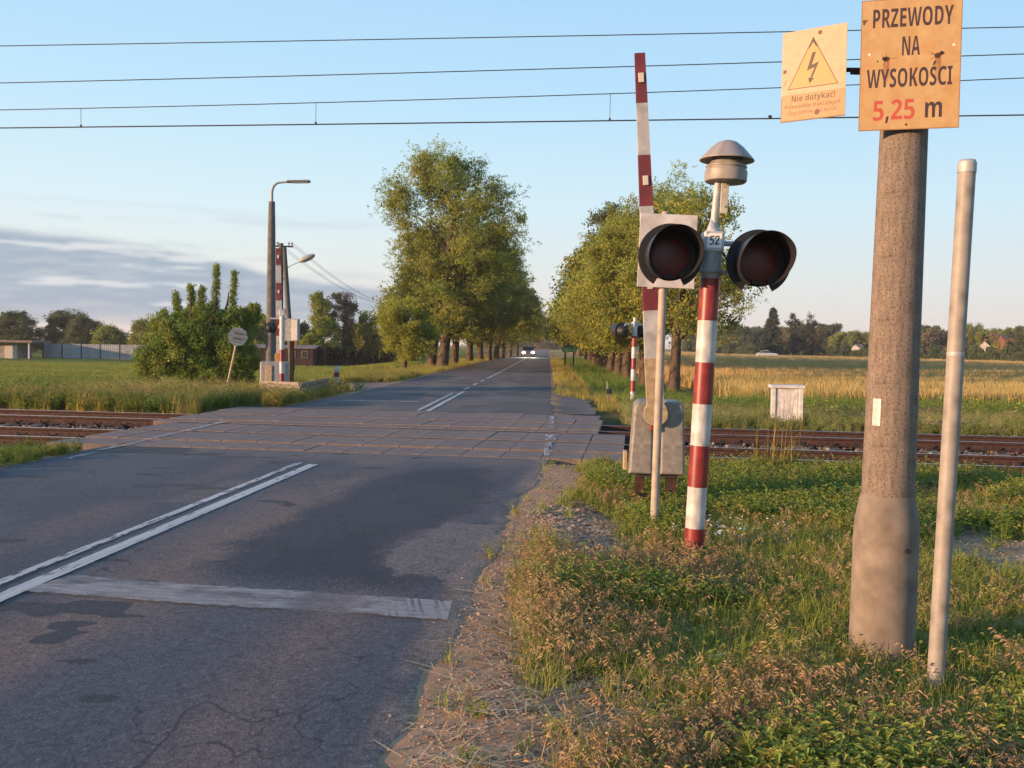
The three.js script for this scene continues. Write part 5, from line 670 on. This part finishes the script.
function weedClump(seed, n, h, leafL) { const r = rngOf(seed), t = tris(); for (let i = 0; i < n; i++) { const a = r() * 6.3, lean = 0.15 + 0.4 * r(), hh = h * (0.5 + 0.7 * r()); bladeTo(t, Math.cos(a) * 0.03, Math.sin(a) * 0.03, hh, 0.006, a, lean, 3); for (let k = 0; k < 7; k++) { const f = 0.2 + 0.8 * k / 6, o = lean * hh * f * f + 0.03, y = hh * f * (1 - 0.25 * lean * f), d = r() * 6.3, l = leafL * (1.15 - 0.6 * f) * (0.7 + 0.5 * r()), w = l * 0.27, px = Math.cos(a) * o, pz = Math.sin(a) * o, up = 0.25 + 0.6 * r(), mx = px + Math.cos(d) * l * 0.5, mz = pz + Math.sin(d) * l * 0.5, my = y + l * 0.5 * up, tx = px + Math.cos(d) * l, tz = pz + Math.sin(d) * l, ty = y + l * up * 0.55, sx = -Math.sin(d) * w, sz = Math.cos(d) * w; t.tri([px, y, pz], [mx + sx, my + w * 0.3, mz + sz], [tx, ty, tz]); t.tri([px, y, pz], [tx, ty, tz], [mx - sx, my + w * 0.3, mz - sz]); } } return t.geo(); }
const GRASS = leafMat(0.3), rg = rngOf(77);
const gA = grassClump(1, 22, 0.07, 0.15, 0.006, 0.8), gB = grassClump(2, 16, 0.06, 0.24, 0.0055, 0.6), gS = [seedClump(3, 8, 0.07, 0.20), seedClump(33, 6, 0.06, 0.25)], gW = [weedClump(4, 6, 0.24, 0.07), weedClump(5, 8, 0.17, 0.055)], gT = grassClump(8, 26, 0.16, 0.75, 0.011, 0.35), gL = grassClump(9, 26, 0.22, 0.14, 0.02, 0.6), gH = seedClump(10, 14, 0.14, 0.8), gC = grassClump(12, 34, 0.28, 0.55, 0.022, 0.3);
const vary = (c, k = 0.3) => { const t = 1 - k / 2 + k * rg(), u = 1 + (rg() - 0.5) * 0.2; return [c[0] * t * u, c[1] * t, c[2] * t]; };
const cGreen = [0.24, 0.285, 0.048], cLush = [0.185, 0.275, 0.042], cYellow = [0.38, 0.355, 0.075], cDry = [0.42, 0.31, 0.15], cSeed = [0.40, 0.265, 0.15];
{
  const A = [], B = [], S0 = [], S1 = [], W0 = [], W1 = [];
  const put1 = (list, x, d, s, c, sy) => list.push({ x, y: groundY(x, d) - 0.008, z: -d, s, sy: sy ?? s, ry: rg() * 6.3, tx: (rg() - 0.5) * 0.25, tz: (rg() - 0.5) * 0.25, c });
  const keep = (x, d) => Math.hypot(x - 2.048, d - 5.2) > 0.19 && Math.hypot(x - 1.49, d - 7.72) > 0.09;
  for (let i = 0; i < 62000; i++) {
    const d = 2.0 + 11.8 * Math.pow(rg(), 1.15), wmax = Math.min(7.5, 0.62 * d + 1.2); const x = roadR(d) - 0.02 + rg() * (wmax - roadR(d)); if (!keep(x, d)) continue;
    const s = sOf(x, d); if (s > 13.75) continue; const b = bare(x, d); if (rg() < Math.pow(b, 0.5) * 0.992) continue;
    const dry = sm(0.40, 0.60, fbm(x * 0.9 + 4, d * 0.9 + 8, 3) + 0.24 * Math.exp(-Math.pow((d - 6.1) / 1.3, 2)) * sm(2.2, 1.0, x) - 0.22 * sm(7.4, 9.0, d) - 0.10), lush = sm(0.5, 0.66, fbm(x * 0.8 + 30, d * 0.8, 3) + 0.22 * sm(7.4, 8.4, d) * sm(0.6, 1.4, x) + 0.13 * sm(5.2, 3.8, d) + 0.08 * sm(2.4, 3.2, x) - 0.12);
    const k = rg(), near = 1;
    if (k < 0.38) put1(A, x, d, 0.55 + 0.5 * rg(), vary(mix3(mix3(cGreen, cLush, lush), cDry, dry * 0.7 * rg()), 0.5));
    else if (k < 0.58) put1(B, x, d, 0.5 + 0.45 * rg(), vary(mix3(cGreen, cYellow, rg() * 0.7), 0.5));
    else if (k < 0.60 + 0.12 * Math.pow(dry, 1.6)) put1(rg() < 0.6 ? S0 : S1, x, d, 0.7 + 0.5 * rg(), vary(mix3(cSeed, cDry, rg()), 0.5));
    else if (rg() < 0.25 + 0.75 * lush) put1(rg() < 0.5 ? W0 : W1, x, d, (0.55 + 0.6 * rg()) * (0.75 + 0.4 * lush), vary(mix3(mix3(cGreen, cLush, lush), cYellow, 0.7 * rg()), 0.5));
  }
  // left verge corner and the strip along the far sides of the tracks
  for (let i = 0; i < 5200; i++) { const d = 3 + rg() * 11, x = roadL(d) - 0.05 - rg() * 5; if (sOf(x, d) > 13.7) continue; put1(rg() < 0.7 ? A : W1, x, d, 0.8 + rg() * 0.6, vary(cGreen, 0.5)); }
  for (let i = 0; i < 2600; i++) { const lx = rg() < 0.6 ? 0.1 + rg() * 12 : -10 - rg() * 14, s = 13.3 + rg() * 0.75, [x, d] = fromTrack(lx, s); put1(rg() < 0.5 ? B : A, x, d, 0.7 + rg() * 0.7, vary(mix3(cGreen, cYellow, rg()), 0.4)); }
  for (let i = 0; i < 160; i++) { const lx = 0.2 + rg() * 12, s = 16.8 + rg() * 1.8, [x, d] = fromTrack(lx, s); put1(A, x, d, 0.5 + rg() * 0.5, vary(cGreen, 0.4)); }
  const straw = (() => { const r = rngOf(14), t = tris(); for (let i = 0; i < 16; i++) { const a = r() * 6.3, l = 0.05 + 0.12 * r(), x = (r() - 0.5) * 0.3, z = (r() - 0.5) * 0.3, y = 0.006 + 0.03 * r(), w = 0.0022, sx = -Math.sin(a) * w, sz = Math.cos(a) * w, ex = x + Math.cos(a) * l, ez = z + Math.sin(a) * l, ey = y + (r() - 0.4) * 0.03; t.quad([x - sx, y, z - sz], [x + sx, y + 0.001, z + sz], [ex + sx, ey, ez + sz], [ex - sx, ey, ez - sz]); } return t.geo(); })(), ST_ = [];
  for (let i = 0; i < 5200; i++) { const d = 2.2 + 9 * Math.pow(rg(), 1.2), x = roadR(d) + 0.12 + rg() * Math.min(4.5, 0.5 * d + 0.6); if (!keep(x, d) || rg() < bare(x, d) * 0.8) continue; ST_.push({ x, y: groundY(x, d) + (rg() < 0.4 ? 0.05 * rg() : 0), z: -d, s: 0.7 + 0.8 * rg(), ry: rg() * 6.3, c: vary([0.50, 0.39, 0.23], 0.6) }); }
  scatter('dead_straw', straw, GRASS, ST_);
  scatter('verge_grass', gA, GRASS, A); scatter('verge_grass', gB, GRASS, B); scatter('dry_brome_grass', gS[0], GRASS, S0); scatter('dry_brome_grass', gS[1], GRASS, S1); scatter('leafy_weeds', gW[0], GRASS, W0); scatter('leafy_weeds', gW[1], GRASS, W1);
}
{ // taller growth beyond the tracks
  const T = [], H = [], L = [], C = [], W = []; const p = (list, x, d, s, c, sy) => list.push({ x, y: groundY(x, d) - 0.02, z: -d, s, sy: sy ?? s, ry: rg() * 6.3, tx: (rg() - 0.5) * 0.2, tz: (rg() - 0.5) * 0.2, c });
  for (let i = 0; i < 9000; i++) { const lx = -10.3 - 24 * rg(), s = 21.7 + 4.3 * rg(), [x, d] = fromTrack(lx, s); if (onRoad(x, d) > -0.2) continue; const n = fbm(x * 0.35 + 2, d * 0.5, 3), tall = sm(0.35, 0.6, n + 0.30 * sm(-15, -10, x) - 0.12); const k = rg(); if (k < 0.55) p(T, x, d, (0.45 + 0.55 * rg()) * (0.32 + 0.6 * tall), vary(mix3([0.25, 0.29, 0.045], [0.48, 0.385, 0.10], tall * rg() * 1.3 > 0.35 ? 0.8 : 0.2), 0.4)); else if (k < 0.8) p(H, x, d, (0.5 + 0.5 * rg()) * (0.25 + 0.75 * tall), vary([0.50, 0.38, 0.16], 0.4)); else p(W, x, d, 1.6 + rg(), vary(cLush, 0.4)); }
  for (let i = 0; i < 3600; i++) { const d = 24.2 + rg() * 26, x = roadL(d) - 0.15 - 2.6 * rg() * sm(24, 30, d) - 0.4 * rg(); if (sOf(x, d) < 22.2 || (d > 33.5 && d < 41.5 && x > roadL(d) - 2.6)) continue; const k = rg(); p(k < 0.6 ? T : k < 0.8 ? H : W, x, d, (k < 0.8 ? 0.25 + 0.4 * rg() : 1.2 + rg()), vary(mix3([0.27, 0.29, 0.055], [0.44, 0.35, 0.10], rg()), 0.4)); }
  for (let i = 0; i < 5000; i++) { const d = 42 + rg() * 100, x = roadL(d) - 0.2 - rg() * 3.2; p(T, x, d, 0.3 + 0.35 * rg(), vary(mix3([0.26, 0.29, 0.05], [0.44, 0.35, 0.10], rg()), 0.3)); }
  for (let i = 0; i < 5000; i++) { const d = 25 + Math.pow(rg(), 1.5) * 110, e = rg(), x = roadR(d) + 0.15 + (d < 34 ? 1.1 * sm(33, 29, d) * sm(22, 26, d) : 0) + e * 4.6; if (sOf(x, d) < 22.6) continue; p(rg() < 0.75 ? T : H, x, d, 0.22 + 0.3 * rg(), vary(e < 0.3 ? mix3([0.42, 0.34, 0.08], [0.32, 0.30, 0.06], rg()) : [0.16, 0.24, 0.04], 0.4)); }
  // right verge beyond the tracks, then rank green growth, then wheat
  for (let i = 0; i < 16000; i++) { const lx = -0.2 + 24 * rg(), s = 21.6 + 7.6 * Math.pow(rg(), 1.1), [x, d] = fromTrack(lx, s); if (Math.abs(x - 6.5) < 0.5 && d > 22.0 && d < 23.4 || x < roadR(d) + 1.3) continue; const k = rg(), rank = sm(25, 26.5, s + 2 * (fbm(x * 0.4, d * 0.4, 2) - 0.5)); if (k < 0.45) p(W, x, d, (0.9 + rg() * 0.9) * (0.75 + 0.35 * rank), vary(mix3([0.25, 0.29, 0.07], cLush, rank), 0.5)); else if (k < 0.85) p(T, x, d, (0.28 + 0.35 * rg()) * (0.7 + 0.55 * rank), vary(mix3([0.38, 0.35, 0.12], [0.16, 0.24, 0.045], rank), 0.4)); else p(H, x, d, 0.25 + 0.3 * rg(), vary([0.46, 0.38, 0.20], 0.4)); }
  for (let i = 0; i < 34000; i++) { const d = 28 + 110 * Math.pow(rg(), 1.7), x = 7.4 + 0.028 * (d - 30) + rg() * (0.62 * d + 4); if (sOf(x, d) < 29.2 + 1.5 * (fbm(x * 0.4, d * 0.4, 2) - 0.5)) continue; const n = fbm(x * 0.035 + 3, d * 0.16 + 5, 4), g = sm(0.46, 0.62, n); p(C, x, d, 0.8 + 0.5 * rg(), vary(mix3([0.58, 0.40, 0.17], [0.40, 0.34, 0.11], g * 0.6), 0.3)); }
  for (let i = 0; i < 26000; i++) { const d = 28.5 + 62 * Math.pow(rg(), 1.4), x = -8.5 - rg() * (0.62 * d + 2); if (sOf(x, d) < 28.1) continue; if (Math.hypot(x + 10.6, d - 31.8) < 1) continue; const row = sm(0.35, 0.65, fbm(x * 0.12, d * 0.9, 3)); p(L, x, d, 0.8 + 0.6 * rg(), vary(mix3([0.23, 0.275, 0.045], [0.33, 0.33, 0.06], row), 0.3)); }
  for (let i = 0; i < 15000; i++) { const d = 100 + 235 * Math.pow(rg(), 1.2), x = 9.4 + 0.028 * (d - 30) + rg() * (0.62 * d + 4) * (d > 190 ? 0.85 : 1); if (x > 0.55 * 165 && d > 165) continue; const n = fbm(x * 0.035 + 3, d * 0.16 + 5, 4), g = sm(0.46, 0.62, n); p(C, x, d, 2.6 + rg(), vary(mix3([0.58, 0.40, 0.17], [0.40, 0.34, 0.11], g * 0.6), 0.3), 0.9 + 0.4 * rg()); }
  scatter('tall_verge_grass', gT, GRASS, T); scatter('seeding_grass', gH, GRASS, H); scatter('field_grass', gL, GRASS, L); scatter('wheat', gC, GRASS, C); scatter('rank_weeds', gW[0], GRASS, W);
}
{ // flowers: white yarrow near the signal, yellow flowers beyond the tracks
  const fl = (() => { const t = tris(); for (let k = 0; k < 6; k++) { const a = k * 1.047; t.tri([0, 0, 0], [Math.cos(a) * 0.5, 0.12, Math.sin(a) * 0.5], [Math.cos(a + 0.8) * 0.5, 0.12, Math.sin(a + 0.8) * 0.5]); t.tri([0, 0.25, 0], [Math.cos(a) * 0.4, 0.1, Math.sin(a) * 0.4], [Math.cos(a + 0.9) * 0.4, 0.1, Math.sin(a + 0.9) * 0.4]); } return t.geo(); })();
  const A = [], B = []; for (let i = 0; i < 120; i++) { const x = 1.75 + rg() * 0.9 * rg() + (rg() < 0.3 ? -0.6 : 0), d = 7.9 + rg() * 0.7; A.push({ x, y: groundY(x, d) + 0.08 + rg() * 0.15, z: -d, s: 0.012 + rg() * 0.016, ry: rg() * 6, tx: rg() - 0.5, c: [0.72, 0.70, 0.66] }); }
  for (let i = 0; i < 60; i++) { const x = 1 + rg() * 6, d = 9 + rg() * 4.5; A.push({ x, y: groundY(x, d) + 0.15 + rg() * 0.15, z: -d, s: 0.012 + rg() * 0.012, ry: rg() * 6, c: [0.7, 0.66, 0.5] }); }
  for (let c = 0; c < 26; c++) { const lx = 3.2 + rg() * 14, s = 22.6 + rg() * 5.5, [x0, d0] = fromTrack(lx, s); for (let i = 0; i < 26; i++) { const x = x0 + (rg() - 0.5) * 0.5, d = d0 + (rg() - 0.5) * 0.4; B.push({ x, y: groundY(x, d) + 0.28 + rg() * 0.3, z: -d, s: 0.035 + rg() * 0.03, ry: rg() * 6, tx: rg() - 0.5, c: [0.50, 0.42, 0.035] }); } }
  scatter('white_flowers', fl, std([1, 1, 1], 0.9), A); scatter('yellow_flowers', fl, std([1, 1, 1], 0.9), B);
  // the tall pale tuft standing before the rails
  const t = thing('reed_tuft', 'tall pale tuft of grass standing in front of the rails', 'grass tuft', [3.6, -0.12, -12.9]); t.scale.set(1.25, 1.45, 1.25); const tg = tris(), r = rngOf(61); for (let i = 0; i < 70; i++) { const a = r() * 6.3, q = 0.17 * Math.sqrt(r()); bladeTo(tg, Math.cos(a) * q * 1.5, Math.sin(a) * q, 0.25 + 0.35 * r(), 0.010, r() * 6.3, 0.25 + 0.3 * r(), 4); } obj('leaves', tg.geo(), (() => { const m = leafMat(0.3); m.color.setRGB(0.21, 0.19, 0.03); return m; })(), t);
  const sg = tris(); for (let i = 0; i < 15; i++) { const a = r() * 6.3, q = 0.20 * Math.sqrt(r()), dir = r() * 6.3, h = 0.62 + 0.28 * r(), bx = Math.cos(a) * q * 1.5, bz = Math.sin(a) * q; bladeTo(sg, bx, bz, h, 0.007, dir, 0.12, 4); for (let k = 0; k < 12; k++) { const f = 0.68 + 0.3 * k / 11, o = 0.12 * h * f * f, dd = r() * 6.3; bladeTo2(sg, bx + Math.cos(dir) * o, h * f * (1 - 0.03 * f), bz + Math.sin(dir) * o, dd); } } obj('seed_stalks', sg.geo(), (() => { const m = leafMat(0.2); m.color.setRGB(0.30, 0.20, 0.075); return m; })(), t);
  const st = tag(obj('white_stone', stoneGeo(77, 0.6).scale(0.13, 0.13, 0.1), std([0.60, 0.56, 0.53], 0.9)), 'pale stone lying in the dry grass left of the concrete pole', 'stone'); st.position.set(1.17, groundY(1.17, 5.1) + 0.05, -5.1);
  const mo = thing('rubble_heap', 'low heap of brown rubble beyond the tracks at the right', 'rubble', [9.6, -0.1, -21.6]); const parts = []; for (let i = 0; i < 26; i++) parts.push(stoneGeo(800 + i, 0.5).scale(0.30 + 0.3 * r(), 0.22, 0.25).rotateY(r() * 6).translate((r() - 0.5) * 1.5, 0.05 + 0.12 * r(), (r() - 0.5) * 0.5)); parts.slice(0, 26).forEach((g) => obj('clod', g, M.clod || (M.clod = std([0.20, 0.145, 0.11], 1, { ...bumpOf(grainBump, 0.01, 3) })), mo));
}
function bladeTo2(t, x, y, z, d) { const l = 0.03; t.tri([x, y, z], [x + Math.cos(d) * 0.006, y + l * 0.5, z + Math.sin(d) * 0.006], [x + Math.cos(d) * 0.012, y + l, z + Math.sin(d) * 0.012]); t.tri([x - 0.003, y, z], [x + 0.003, y, z], [x + Math.cos(d) * 0.01, y + l, z + Math.sin(d) * 0.01]); }

renderer.render(scene, camera);
